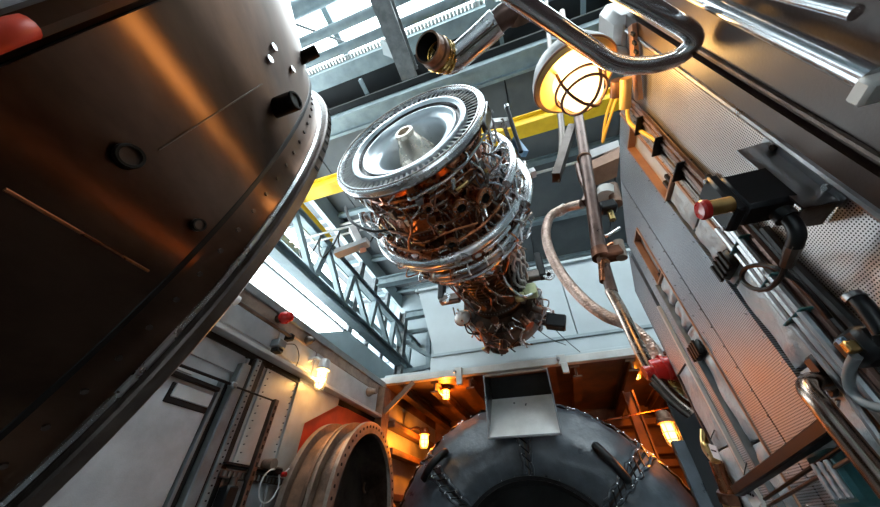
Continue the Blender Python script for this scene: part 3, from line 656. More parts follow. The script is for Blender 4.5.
# slot openings: recessed frames
def slot(y0, y1, z0, z1, depth=0.10):
    b = MB(); t = 0.006
    b.span((XR - 0.004, y0 - t, z0 - t), (XR + depth, y0, z1 + t)); b.span((XR - 0.004, y1, z0 - t), (XR + depth, y1 + t, z1 + t))
    b.span((XR - 0.004, y0, z0 - t), (XR + depth, y1, z0)); b.span((XR - 0.004, y0, z1), (XR + depth, y1, z1 + t))
    o = b.build('slot_frame', 'slot_copper', wr, flat=True)
    MB().span((XR + depth - 0.01, y0, z0), (XR + depth, y1, z1)).build('slot_back', 'rust', o, flat=True)
    MB().cyl((XR + depth - 0.04, y0, (z0 + z1) / 2 + 0.05), (XR + depth - 0.04, y1, (z0 + z1) / 2 + 0.05), 0.008, None, 8).build('slot_bolt', 'steel_mid', o)
slot(0.703, 0.785, 0.745, 1.03); slot(1.052, 1.125, 0.665, 0.87)
for y0, z0, z1 in ((0.71, 0.72, 0.80), (1.06, 0.64, 0.70)):
    for i in range(3): MB().span((XR + 0.01, y0 + 0.004 + i * 0.024, z0), (XR + 0.04, y0 + 0.014 + i * 0.024, z1)).build('slot_slat', 'black_rubber', wr, flat=True)
# insulation pads, quilted and bulging
def pad(y0, y1, z0, z1, bulge, seed, m='pad_cloth'):
    rnd = random.Random(seed); n, k = 8, 14; vs = []; fs = []
    ph = [rnd.uniform(0, 6) for _ in range(4)]
    for j in range(k + 1):
        for i in range(n + 1):
            a, c = i / n, j / k
            e = (min(1, 5 * a, 5 * (1 - a)) ** 0.6) * (min(1, 8 * c, 8 * (1 - c)) ** 0.6)
            w = 1.5 * math.sin(c * 11 + ph[0] + 2 * math.sin(a * 4 + ph[1])) * 0.22 + math.sin(a * 7 + c * 5 + ph[2]) * 0.18
            vs.append((XR + 0.006 - bulge * e * (1 + w), y0 + (y1 - y0) * a + 0.003 * math.sin(c * 9 + ph[3]), z0 + (z1 - z0) * c))
    for j in range(k):
        for i in range(n): a = j * (n + 1) + i; fs.append((a, a + 1, a + n + 2, a + n + 1))
    b = MB(); b.add(vs, fs); b.span((XR + 0.012, y0, z0), (XR + 0.04, y1, z1))
    return b.build('insulation_pad', m, wr, ang=70)
zz = [0.735, 0.60, 0.485, 0.42, 0.225, 0.0, -0.35]
for i in range(len(zz) - 1): pad(0.703, 0.785, zz[i + 1] + 0.006, zz[i] - 0.002, 0.006, i + 3)
zz = [0.66, 0.56, 0.47, 0.395, 0.16, -0.05, -0.25]
for i in range(len(zz) - 1): pad(1.052, 1.125, zz[i + 1] + 0.006, zz[i] - 0.002, 0.008, i + 23)
zz = [0.42, 0.18, -0.2]
for i in range(len(zz) - 1): pad(1.245, 1.37, zz[i + 1] + 0.004, zz[i] - 0.002, 0.007, i + 43)
MB().prism([(XR - 0.004, 0.695, FLOOR), (XR - 0.004, 0.703, FLOOR), (XR - 0.004, 0.703, 1.13), (XR - 0.004, 0.695, 1.13)], (0.02, 0, 0)).build('pad_trim', 'slot_copper', wr, flat=True)
MB().span((XR - 0.012, 1.125, FLOOR), (XR + 0.02, 1.132, 0.66)).build('pad_trim', 'frame_grey', wr, flat=True)
MB().span((XR - 0.010, 1.208, FLOOR), (XR + 0.02, 1.218, 0.62)).build('pale_strip', 'edge_white', wr, flat=True)
MB().span((XR - 0.006, 1.222, FLOOR), (XR + 0.02, 1.232, 0.42)).build('pale_strip', 'slot_copper', wr, flat=True)
MB().span((XR - 0.004, 1.045, FLOOR), (XR + 0.02, 1.050, 0.66)).build('pad_trim', 'slot_copper', wr, flat=True)
rv = None
for y in (0.80, 0.965, 0.69, 1.02, 1.142):
    for i in range(22):
        z = 1.02 - i * 0.055 - (0.06 if y > 0.9 else 0) - (0.1 if y > 1 else 0)
        MB().cyl((XR + 0.002, y, z), (XR - 0.003, y, z), 0.0022, None, 6).build('rivet', 'steel_bright', wr)
# ribbed rubber vents between the pads
for y, z in ((0.705, 0.455), (1.06, 0.40)):
    v = MB().box((XR - 0.006, y + 0.035, z), (0.02, 0.07, 0.05), None, 0.009).build('rubber_block', 'black_rubber', wr)
    for i in range(4): MB().span((XR - 0.021, y + 0.008 + i * 0.018, z - 0.022), (XR - 0.014, y + 0.015 + i * 0.018, z + 0.022)).build('rubber_rib', 'black_rubber', v, flat=True)
# cable ducts running down the wall
def cable(name, pts, r, m, label=None, cat='cable', group=None, parent=None):
    o = MB().tube(pts, r, 8).build(name, m, parent)
    return tag(o, label, cat, group) if label else o
cb = thing('cable_run', (XR - 0.02, 0.62, -0.5), 'bundle of steel conduits and dark cables running down the perforated wall', 'cables')
for y, x, r, m, z1 in ((0.605, 0.012, 0.008, 'pipe_red_brown', 1.10), (0.622, 0.014, 0.009, 'pipe_red_brown', 1.10), (0.64, 0.012, 0.006, 'steel_dark', 1.0), (0.652, 0.012, 0.006, 'steel_dark', 0.98), (0.590, 0.010, 0.006, 'black_rubber', 0.6), (0.63, 0.028, 0.007, 'steel_mid', 0.55), (0.612, 0.030, 0.007, 'steel_mid', 0.50), (0.655, 0.026, 0.006, 'steel_mid', 0.50), (0.575, 0.012, 0.008, 'black_rubber', 0.42)):
    n = 9; z0 = -0.35
    pts = [(XR - x + random.uniform(-.002, .002), y + random.uniform(-.003, .003) + 0.035 * max(0, (0.5 - (z0 + (z1 - z0) * i / (n - 1)))), z0 + (z1 - z0) * i / (n - 1)) for i in range(n)]
    cable('conduit', pts, r, m, parent=cb)
for z in (0.92, 0.80, 0.68, 0.43, 0.34, 0.27):
    MB().box((XR - 0.020, 0.630 + 0.035 * max(0, 0.5 - z), z), (0.034, 0.062, 0.005), None, 0.002).build('cable_tie', 'black_rubber' if z > 0.6 else 'teal', cb)
MB().tube([(XR - 0.02, 0.575, 1.13), (XR - 0.03, 0.60, 1.02), (XR - 0.035, 0.64, 0.97), (XR - 0.02, 0.645, 0.90), (XR - 0.015, 0.63, 0.82)], 0.006, 8).build('loose_wire', 'wire_yellow', cb)
MB().tube([(XR - 0.02, 0.585, 1.13), (XR - 0.06, 0.68, 1.10), (XR - 0.08, 0.75, 1.06), (XR - 0.07, 0.70, 1.06), (XR - 0.03, 0.60, 1.09)], 0.005, 8).build('loose_wire', 'wire_yellow', cb)

# push-button station with bracket
br = thing('angle_bracket', (XR, 0.43, 0.35), 'folded steel hood bracket screwed to the perforated wall', 'bracket')
MB().span((XR - 0.005, 0.437, 0.345), (XR - 0.001, 0.462, 0.515), 0.001).build('wall_flange', 'steel_mid', br, flat=True)
MB().prism([(XR - 0.004, 0.452, 0.35), (XR - 0.004, 0.452, 0.51), (XR - 0.052, 0.446, 0.50), (XR - 0.052, 0.446, 0.345)], (0, 0.003, 0))  .build('hood_plate', 'steel_mid', br, flat=True)
MB().prism([(XR - 0.052, 0.446, 0.345), (XR - 0.004, 0.452, 0.35), (XR - 0.004, 0.50, 0.35), (XR - 0.052, 0.49, 0.345)], (0, 0, 0.003)).build('hood_cheek', 'steel_dark', br, flat=True)
for z in (0.375, 0.485): MB().bolt((XR - 0.005, 0.446, z), -X, 0.006, 0.005).build('screw', 'steel_bright' if z < .45 else 'black_rubber', br)
st = thing('emergency_stop', (XR - 0.05, 0.47, 0.36), 'black push button station with red mushroom head on the right wall', 'button')
sx0 = XR - 0.115
MB().box((XR - 0.072, 0.470, 0.408), (0.070, 0.048, 0.080), None, 0.006).build('body', 'black_plastic', st)
MB().box((sx0, 0.470, 0.408), (0.018, 0.054, 0.088), None, 0.004).build('cover', 'black_plastic', st)
for dy in (-0.021, 0.021):
    for dz in (-0.037, 0.037): MB().cyl((sx0 - 0.009, 0.470 + dy, 0.408 + dz), (sx0 - 0.012, 0.470 + dy, 0.408 + dz), 0.004, None, 8).build('cover_screw', 'steel_mid', st)
bp_ = P(731, 204, x=sx0 - 0.009)
MB().cyl(bp_, bp_ - X * 0.030, 0.0125, None, 18).build('button_stem', 'brass', st)
MB().lathe([(0, 0.012), (0.002, 0.0155), (0.009, 0.0165), (0.013, 0.014), (0.015, 0.0)], bp_ - X * 0.030, -X, 20).build('mushroom_head', 'red', st)
xe = XR - 0.06
MB().cyl(P(781, 212, x=xe), P(788, 219, x=xe), 0.015, None, 12).build('gland_nut', 'black_plastic', st)
MB().tube([P(784, 215, x=xe), P(792, 222, x=xe), P(797, 234, x=xe), P(794, 246, x=xe)], 0.0105, 12).build('elbow', 'black_plastic', st)
MB().cyl(P(795, 243, x=xe), P(786, 266, x=xe), 0.0105, 0.008, 8).build('gland', 'steel_dark', st)
MB().tube([P(786, 265, x=xe), P(780, 278, x=xe), P(768, 289, x=xe), P(752, 288, x=xe), P(742, 279, x=xe), P(745, 269, x=xe), P(758, 265, x=xe), P(776, 268, x=xe), P(792, 278, x=xe + .01), P(812, 296, x=xe + .02), P(830, 318, x=xe + .03)], 0.004, 8).build('cable_loop', 'black_rubber', st)

# dark connector cluster further right
cn = thing('cable_connector', P(860, 330, x=XR - .04), 'black cable connector with elbow and drooping cable at the right edge', 'connector')
xc = XR - 0.05
MB().tube([P(853, 296, x=xc), P(862, 303, x=xc), P(872, 316, x=xc), P(884, 334, x=xc)], 0.0095, 12).build('elbow', 'black_plastic', cn)
MB().lathe([(0, 0.007), (0, 0.0112), (0.007, 0.0112), (0.007, 0.007)], P(852, 295, x=xc), P(862, 303, x=xc) - P(852, 295, x=xc), 14).build('collar', 'steel_mid', cn)
MB().box(P(868, 346, x=XR - .025), (0.04, 0.055, 0.045), None, 0.008).build('block', 'black_plastic', cn)
MB().box(P(851, 347, x=XR - .05), (0.014, 0.012, 0.016), None, 0.002).build('plug', 'brass', cn)
MB().box(P(844, 341, x=XR - .045), (0.012, 0.012, 0.010), None, 0.002).build('seal_ring', 'blue_plastic', cn)
MB().tube([P(856, 356, x=xc), P(850, 368, x=xc), P(849, 384, x=xc), P(856, 397, x=xc), P(872, 406, x=xc), P(895, 410, x=xc)], 0.0065, 10).build('cable', 'frame_grey', cn)
MB().tube([P(813, 366, x=XR - .02), P(818, 380, x=XR - .02), P(828, 396, x=XR - .02), P(836, 408, x=XR - .02), P(838, 400, x=XR - .02)], 0.003, 8).build('wire_clip', 'steel_bright', cn)
MB().box(P(819, 366, x=XR - .015), (0.02, 0.03, 0.035), None, 0.006).build('clip_block', 'black_plastic', cn)

# ---- grab rails, tubes close to the lens
xt = XR - 0.03
t0_, t1_ = P(706, 0, x=xt), P(870, 79, x=xt)
tag(MB().tube([t0_ + (t0_ - t1_) * .5, t0_, (t0_ + t1_) / 2, t1_], 0.0125, 16, 3).build('upright_tube', 'chrome'), 'thick polished tube running down the brown panel at upper right', 'tube')
tag(MB().box(P(877, 88, x=xt), (0.036, 0.03, 0.022), None, 0.004).build('tube_clamp', 'edge_white'), 'pale square clamp on the polished tube at the right edge', 'clamp')
t0_, t1_ = P(812, 2, x=xt), P(856, 13, x=xt)
tag(MB().tube([t0_ + (t0_ - t1_) * 3, t0_, t1_], 0.008, 14, 3).build('short_tube', 'chrome'), 'shorter polished tube at the top right corner', 'tube')
hr = thing('grab_rail', (XR - 0.08, 0.78, -0.3), 'bent polished grab rail in the lower right corner', 'handrail')
MB().tube([P(826, 384, x=XR - .004), P(820, 381, x=XR - .03), P(811, 383, x=XR - .06), P(810, 391, x=XR - .075), P(824, 409, x=XR - .08), P(850, 441, x=XR - .08), P(885, 484, x=XR - .08), P(930, 540, x=XR - .08)], 0.0145, 16).build('tube', 'tube_bronze', hr)
MB().cyl(P(826, 384, x=XR - .001), P(826, 384, x=XR - .001) - X * .008, 0.022, None, 16).build('foot_plate', 'black_plastic', hr)
cbx = thing('cross_bar', (XR - 0.06, 1.1, 0.07), 'dark brown bar lying across the pads below the grab rail', 'bar')
a = P(737, 491, x=XR - 0.055); b = P(833, 424, x=XR - 0.055)
MB().beam(a, b, 0.022, 0.022, X, 0.003).build('bar', 'black_rubber', cbx)
MB().beam(a + Vector((0.01, -0.10, -0.022)), b + Vector((0.01, 0.01, -0.022)), 0.006, 0.006, X, 0.002).build('thin_bar', 'black_rubber', cbx)
MB().beam(a + Vector((0.01, -0.10, -0.034)), b + Vector((0.01, 0.0, -0.036)), 0.006, 0.006, X, 0.002).build('thin_bar', 'steel_dark', cbx)
tb = thing('terminal_box', (XR, 0.84, 0.0), 'teal terminal block in a grey tray at the lower right', 'terminal')
c = P(850, 478, x=XR - 0.02)
MB().box(c, (0.05, 0.075, 0.075), None, 0.006).build('block', 'teal', tb)
MB().box(c + Vector((0.01, -0.01, 0.05)), (0.06, 0.085, 0.025), None, 0.004).build('cover', 'panel_grey', tb)
for i in range(3): MB().box(c + Vector((-0.027, -0.022 + i * 0.02, -0.002)), (0.006, 0.012, 0.05), None, 0.002).build('terminal', 'pad_cloth', tb)
# white tags with wires
for i, ((px, py), s) in enumerate((((715, 452), 0.035), ((752, 496), 0.042))):
    c = P(px, py, x=XR - 0.045)
    tgo = thing('paper_tag', c, ('white paper tag hanging beside the copper fitting', 'larger white paper tag at the bottom by the dark bar')[i], 'tag')
    MB().box(c, (0.002, s * 1.4, s), Matrix.Rotation(0.3 - 0.5 * i, 3, 'X'), 0.0005).build('card', 'wire_white', tgo)
    for k in range(3): MB().box(c + Vector((-0.002, -0.012 + k * 0.011, 0.003 * k)), (0.001, 0.008, 0.004), Matrix.Rotation(0.3 - 0.5 * i, 3, 'X')).build('scribble', 'black_rubber', tgo, flat=True)
    MB().tube([c + Z * s * 0.5, c + Vector((0.01, 0.01, s)), c + Vector((0.03, 0.015, s * 1.6))], 0.0015, 5).build('string', 'black_rubber', tgo)
ft = thing('copper_fitting', (XR - 0.03, 1.4, -0.2), 'threaded copper hose fitting at the lower right by the paper tags', 'fitting')
a = P(716, 462, x=XR - 0.02); b = P(727, 492, x=XR - 0.02)
MB().cyl(a, b, 0.018, None, 12).build('sleeve', 'copper', ft); MB().cyl(b, b + (b - a) * 0.35, 0.028, None, 6).build('hex_nut', 'copper_dark', ft)
MB().cyl(b + (b - a) * 0.35, b + (b - a) * 0.9, 0.022, None, 14).build('thread', 'brass', ft)
a = P(704, 430, x=XR + 0.02); MB().tube([a, a + Vector((-0.02, 0.0, -0.05)), P(716, 462, x=XR - 0.02)], 0.012, 10).build('neck', 'brass', ft)

# ================================================================== THE HANGING TURBINE
EA = Vector((-0.83, 1.39, 2.92)); EU = (Vector((-0.44, 4.87, 2.92)) - EA).normalized()
E1 = EU.cross(Z).normalized(); E2 = Z.copy()          # E1 points right, E2 up
en = thing('turbine_engine', EA + EU * 1.7 - Z * 1.0, 'gas turbine engine hanging overhead, bladed exhaust disc towards the camera', 'turbine')
PROF = [(0.0, .72), (.12, .70), (.25, .64), (.5, .62), (.75, .66), (.95, .71), (1.25, .72), (1.5, .64), (1.75, .54), (1.95, .50), (2.4, .47), (2.8, .47), (3.0, .50), (3.55, .50), (3.8, .36), (3.9, .2)]
def ER(s):
    if s <= PROF[0][0]: return PROF[0][1]
    for (a, ra), (b, rb) in zip(PROF, PROF[1:]):
        if s <= b: return ra + (rb - ra) * (s - a) / (b - a)
    return PROF[-1][1]
def ep(s, deg, off=0.0, r=None):
    t = math.radians(deg); rr = (ER(s) if r is None else r) + off
    return EA + EU * s + (E1 * math.cos(t) + E2 * math.sin(t)) * rr
def eall(prof, name, m, n=96, parent=None): return MB().lathe(prof, EA, EU, n, E1).build(name, m, parent or en)
# rear disc
eall([(-0.02, .76), (-0.04, .765), (-0.04, .805), (-0.025, .82), (0.02, .82), (0.03, .79), (0.03, .76), (-0.02, .76)], 'outer_ring', 'steel_bright')
eall([(-0.035, .775), (-0.048, .78), (-0.048, .788), (-0.035, .792)], 'ring_bead', 'steel_dark')
eall([(0.05, .76), (0.07, .76), (0.07, .60), (0.05, .60)], 'vane_backing', 'void')
eall([(0.04, .635), (-0.02, .635), (-0.03, .625), (-0.03, .605), (-0.01, .59), (0.0, .575)], 'inner_ring', 'dish_steel')
eall([(0.0, .575), (0.02, .565), (0.04, .56), (0.04, .535)], 'groove', 'blade_dark')
eall([(0.04, .535), (0.01, .525), (0.01, .51), (0.04, .49), (0.055, .46), (0.06, .42), (0.08, .39), (0.13, .37), (0.30, .36), (0.44, .355)], 'dish', 'dish_steel')
eall([(0.44, .355), (0.45, .33), (0.45, .16)], 'dish_floor', 'steel_dark')
eall([(0.45, .31), (0.42, .295), (-0.02, .092), (-0.03, .096), (-0.06, .096), (-0.066, .09), (-0.068, .068), (0.04, .062), (0.12, .05), (0.12, 0)], 'tail_cone', 'cone_steel', 48)
eall([(0.115, .052), (0.10, 0.0)], 'cone_bore', 'void', 32)
eall([(0.045, .815), (0.05, .74), (0.10, .70)], 'rim_skirt', 'steel_dark')
NB = 76
for i in range(NB):
    a = 360 * i / NB
    b = MB(); p0, p1 = ep(0, a, r=.638), ep(0, a, r=.762)
    tdir = (ep(0, a + 1, r=.65) - ep(0, a, r=.65)).normalized(); w = 0.013
    b.prism([p0 - tdir * w * .8, p1 - tdir * w * 1.1 + EU * .004, p1 + tdir * w * 1.1 + EU * .012, p0 + tdir * w * .8 + EU * .008], EU * 0.006); b.build('vane', 'hood_sheet', en, flat=True)
for i in range(60):
    a = 6 * i; MB().cyl(ep(-0.0, a, r=.55), ep(0.03, a, r=.55) - EU * 0.03, 0.007, None, 6).build('ring_bolt', 'steel_bright', en)
for i in range(24):
    a = 15 * i; MB().cyl(ep(0.45, a, r=.333), ep(0.42, a, r=.333), 0.012, None, 6).build('floor_bolt', 'steel_bright', en)
# casings
eall([(0.06, .72), (0.16, .70), (0.25, .645), (0.5, .62), (0.72, .65)], 'exhaust_case', 'copper')  # copper tint of the hot section, also standing in for reflected orange light
for s, w, r in ((0.20, .03, .70), (0.44, .025, .66), (0.73, .035, .69), (0.93, .03, .745), (1.28, .035, .75), (1.52, .03, .67), (1.78, .03, .57), (2.46, .03, .52), (2.82, .035, .53)):
    eall([(s, r - .06), (s, r), (s + w, r), (s + w, r - .06)], 'case_flange', 'copper_dark' if s < 1.7 else 'steel_dark')
    n = int(r * 70); bb = MB()
    for i in range(n):
        a = 180 + 180 * i / (n - 1)
        MB().bolt(ep(s, a, r=r - .018), -EU, 0.009, 0.014).build('flange_bolt', 'steel_mid', en)
eall([(0.72, .65), (0.95, .70), (1.25, .715), (1.5, .64)], 'combustor_case', 'copper_dark')
eall([(1.5, .64), (1.75, .54), (1.95, .50), (2.4, .47), (2.82, .47)], 'compressor_case', 'engine_dark')
for i in range(6):
    s = 1.98 + i * 0.075
    eall([(s, .47), (s, .515), (s + .02, .515), (s + .02, .47)], 'stage_rib', 'engine_dark')
eall([(2.82, .42), (3.0, .50), (3.5, .50), (3.75, .38), (3.85, .2), (3.85, 0)], 'inlet_case', 'engine_dark')

rnd = random.Random(11)
def etube(pts, r, m, name='pipe', n=8, parent=None): return MB().tube(pts, r, n, 5).build(name, m, parent or en)
# large silver bleed manifolds round the belly
def arc(s, r, a0, a1, rad, m, name='bleed_manifold', wob=0.0):
    k = max(8, int(abs(a1 - a0) / 9))
    return etube([ep(s + wob * math.sin(i * 1.3), a0 + (a1 - a0) * i / k, r=r) for i in range(k + 1)], rad, m, name, 12)
arc(0.92, .90, 160, 335, .052, 'steel_bright'); arc(1.08, .86, 165, 320, .030, 'steel_bright')
arc(0.83, .80, 170, 350, .020, 'copper'); arc(1.20, .86, 250, 372, .030, 'steel_bright'); arc(1.30, .84, 245, 378, .026, 'steel_mid'); arc(1.40, .82, 250, 375, .024, 'steel_bright')
arc(0.62, .74, 170, 372, .014, 'copper_dark'); arc(0.40, .70, 175, 365, .012, 'tube_bronze')
arc(0.98, .97, 335, 385, .055, 'steel_bright'); arc(0.62, .90, 330, 395, .045, 'steel_bright')
# fuel nozzles with looped pigtails
for i in range(16):
    a = 176 + i * 13.0; s = 1.16 + rnd.uniform(-.02, .02)
    nz = MB().cyl(ep(s, a, -.02), ep(s, a, .11), .030, .026, 12).build('fuel_nozzle', rnd.choice(('copper', 'copper_dark', 'steel_mid')), en)
    MB().cyl(ep(s, a, .085), ep(s, a, .105), .048, None, 12).build('nozzle_flange', 'copper', nz)
    R_ = .055 + rnd.uniform(0, .02); d = (ep(s, a, .3) - ep(s, a)).normalized(); t_ = EU.cross(d)
    c = ep(s + .06, a, .12)
    etube([c + EU * (-R_) + d * -.08, c + EU * (-R_) + d * .03, c + d * (R_ + .03) + t_ * .01, c + EU * R_ + d * .02, c + EU * (R_ + .05) + d * -.05, c + EU * .22 + d * -.09 + t_ * .03], .009, rnd.choice(('braid_steel', 'copper', 'steel_bright')), 'pigtail')
for i in range(14):                                   # hanging loops along the belly, silver and copper
    a = 182 + i * 12.5 + rnd.uniform(-3, 3); s = 1.42 + rnd.uniform(-.05, .1)
    R_ = rnd.uniform(.05, .10); d = (ep(s, a, .3) - ep(s, a)).normalized(); t_ = EU.cross(d); c = ep(s, a, .10)
    etube([c - d * .12, c + EU * .02 + d * .02, c + t_ * R_ + d * R_ * .7, c + EU * .10 + t_ * R_ * 1.2, c + EU * .2 + t_ * R_ * .2 - d * .04, c + EU * .28 - d * .12], .011, rnd.choice(('copper', 'tube_bronze', 'steel_bright')), 'looped_pipe')
# axial runs of small pipe
for i in range(80):
    a = rnd.uniform(170, 380); s0 = rnd.choice((.12, .25, .5, .75, 1.0, 1.3)); L_ = rnd.uniform(.25, .8); off = rnd.uniform(.03, .13)
    pts = []; aa = a
    for k in range(6):
        pts.append(ep(s0 + L_ * k / 5, aa, off if 0 < k < 5 else -.01)); aa += rnd.choice((0, 0, 0, 4, -4, 9, -9))
    etube(pts, rnd.uniform(.006, .014), rnd.choice(('copper', 'copper_dark', 'tube_bronze', 'copper_dark', 'steel_bright', 'steel_bright') if a < 320 else ('steel_bright', 'steel_bright', 'steel_mid', 'tube_bronze', 'chrome')), 'pipe')  # coppery below, silver on the right: orange reflections put into the colour
for i in range(16):                                   # round runs
    a = rnd.uniform(175, 340); s = rnd.uniform(.12, 1.55); da = rnd.uniform(18, 60); off = rnd.uniform(.04, .14)
    pts = [ep(s, a, -.01), ep(s, a + 2, off)] + [ep(s + rnd.uniform(-.015, .015), a + da * k / 4, off) for k in (1, 2, 3)] + [ep(s + rnd.uniform(-.1, .1), a + da, off), ep(s + rnd.uniform(-.12, .12), a + da + 3, -.01)]
    etube(pts, rnd.uniform(.007, .015), rnd.choice(('copper', 'tube_bronze', 'steel_bright', 'steel_mid', 'copper_dark')), 'pipe')
for i in range(30):                                   # bright tangle on the right flank
    a = rnd.uniform(318, 385); s = rnd.uniform(.15, 1.5); pts = []
    for k in range(6): pts.append(ep(s + k * rnd.uniform(.05, .12), a + rnd.uniform(-9, 9), rnd.uniform(.06, .27)))
    etube(pts, rnd.uniform(.007, .014), rnd.choice(('steel_bright', 'chrome', 'tube_bronze', 'steel_mid')), 'pipe')
for i in range(18):                                   # compressor lines
    a = 195 + i * 9.5; pts = [ep(1.5 + .2 * k, a + rnd.choice((0, 5, -5)) * (k % 3), .05 + .05 * (k == 0) + rnd.uniform(0, .04)) for k in range(7)]
    etube(pts, rnd.uniform(.008, .016), rnd.choice(('engine_dark', 'copper_dark', 'tube_bronze', 'steel_bright', 'black_rubber', 'engine_dark')), 'pipe')
# braided bundle on the compressor's right
for i in range(10):
    a = 322 + i * 5; etube([ep(1.65 + .13 * k, a + 4 * math.sin(k * 2 + i), .11 + .04 * math.sin(k + i * 2)) for k in range(8)], .020, 'braid_steel', 'woven_line')
# round ports with bolted flanges
def epx(px, py, R):
    """s and angle where a sight line meets a cylinder of radius R about the engine axis"""
    r = ray(px, py); k = 1.0
    while k < 9:
        w = r * k - EA; sd = w.dot(EU); w = w - EU * sd
        if w.length < R: break
        k += .004
    return sd, math.degrees(math.atan2(w.dot(E2), w.dot(E1)))
for s, a, r in ((*epx(461, 208, .88), .085), (*epx(485, 198, .88), .095), (*epx(428, 206, .84), .05), (*epx(425, 262, .9), .07), (*epx(452, 246, .9), .075), (*epx(478, 255, .88), .07), (*epx(440, 225, .86), .05)):
    d = (ep(s, a, .3) - ep(s, a)).normalized(); c = ep(s, a, -.02)
    c = ep(s, a, r=.70)
    po = MB().lathe([(0, r * .7), (.16, r * .7), (.16, r), (.19, r), (.19, r * .55), (.12, r * .5), (.10, 0)], c, d, 28).build('access_port', 'copper', en)
    MB().lathe([(.186, r * .5), (.15, r * .45), (.13, 0)], c, d, 20).build('port_bore', 'void', po)
    x, y = frame(d)
    for k in range(10):
        q = c + d * .19 + (x * math.cos(k * .628) + y * math.sin(k * .628)) * r * .8; MB().bolt(q, d, .007, .01).build('port_bolt', 'steel_bright', po)
# small boxes and actuators on the flanks
for i in range(34):
    a = rnd.choice((rnd.uniform(172, 215), rnd.uniform(318, 382), rnd.uniform(215, 320))); s = rnd.uniform(.15, 1.6)
    d = (ep(s, a, .3) - ep(s, a)).normalized(); t_ = EU.cross(d).normalized()
    sz = (rnd.uniform(.04, .09), rnd.uniform(.05, .14), rnd.uniform(.03, .07))
    MB().box(ep(s, a, .07 if 215 < a < 320 else rnd.uniform(.06, .2)), sz, Matrix((t_, EU, d)).transposed(), .008).build('accessory', rnd.choice(('steel_bright', 'steel_dark', 'steel_mid', 'black_plastic', 'copper_dark', 'panel_white')), en)
for i in range(26):
    a = rnd.uniform(175, 380); s = rnd.uniform(.2, 1.6); d = (ep(s, a, .3) - ep(s, a)).normalized()
    dd = (EU * rnd.uniform(-1, 1) + EU.cross(d) * rnd.uniform(-1, 1)).normalized(); c = ep(s, a, rnd.uniform(.06, .15))
    o = MB().cyl(c - dd * .05, c + dd * .05, .024, None, 12).build('actuator', rnd.choice(('steel_bright', 'copper', 'brass', 'steel_dark')), en)
    MB().cyl(c + dd * .05, c + dd * .085, .016, None, 6).build('union_nut', 'brass', o)
# mounts: left upper box, white lifting beam, black rod at the right
def eb(s, a, r, sz, m, name, bev=.008, rot=0):
    d = (ep(s, a, .3) - ep(s, a)).normalized(); t_ = EU.cross(d).normalized(); R_ = Matrix((t_, EU, d)).transposed() @ Matrix.Rotation(rot, 3, 'Z')
    return MB().box(ep(s, a, r=r), sz, R_, bev).build(name, m, en)
eb(0.0, 148, .80, (.20, .08, .05), 'steel_dark', 'rim_bracket'); eb(0.03, 148, .78, (.17, .05, .10), 'steel_bright', 'rim_bracket')
eb(0.25, 78, .86, (.62, .16, .06), 'panel_white', 'lifting_plate'); eb(0.22, 76, .92, (.20, .06, .05), 'steel_dark', 'lifting_lug')
eb(0.08, 350, .80, (.34, .14, .05), 'steel_mid', 'side_plate', .01)
a = P(507, 108, y=2.1); b = P(521, 152, y=2.35)
MB().cyl(a, b, .028, None, 12).build('lifting_rod', 'black_plastic', en); MB().cyl(a - (b - a) * .06, a, .036, None, 12).build('rod_cap', 'steel_bright', en)
MB().beam(P(514, 140, y=2.35), P(525, 154, y=2.4), .09, .07).build('rod_clamp', 'blue_plastic', en)
MB().beam(P(490, 124, y=2.1), P(510, 122, y=2.25), .10, .09).build('hoist_bar', 'panel_white', en)
MB().beam(P(502, 120, y=2.15), P(519, 165, y=2.5), .05, .07).build('hoist_strap', 'tube_bronze', en)
MB().beam(P(505, 183, y=2.6), P(535, 172, y=2.6), .10, .09).build('support_arm', 'panel_white', en)
for dx in (0, 14): MB().tube([P(500 + dx, 196, y=2.4), P(512 + dx * .8, 182, y=2.5), P(513 + dx * .7, 164, y=2.5)], .055, 12).build('air_duct', 'steel_bright', en)
MB().beam(P(336, 254, y=2.35), P(368, 242, y=2.35), .10, .08).build('support_arm', 'panel_white', en)
MB().beam(P(352, 228, y=2.3), P(363, 250, y=2.4), .09, .08).build('support_arm', 'panel_white', en)
for q in (0, 9, 16): MB().tube([P(362 + q, 213, y=2.1), P(366 + q, 226, y=2.2), P(380 + q, 236, y=2.25)], .045 if q == 0 else .03, 12).build('air_duct', 'steel_bright', en)
MB().tube([P(345, 207, y=2.1), P(352, 222, y=2.1), P(372, 231, y=2.1), P(395, 229, y=2.05)], .018, 8).build('power_cable', 'black_rubber', en)
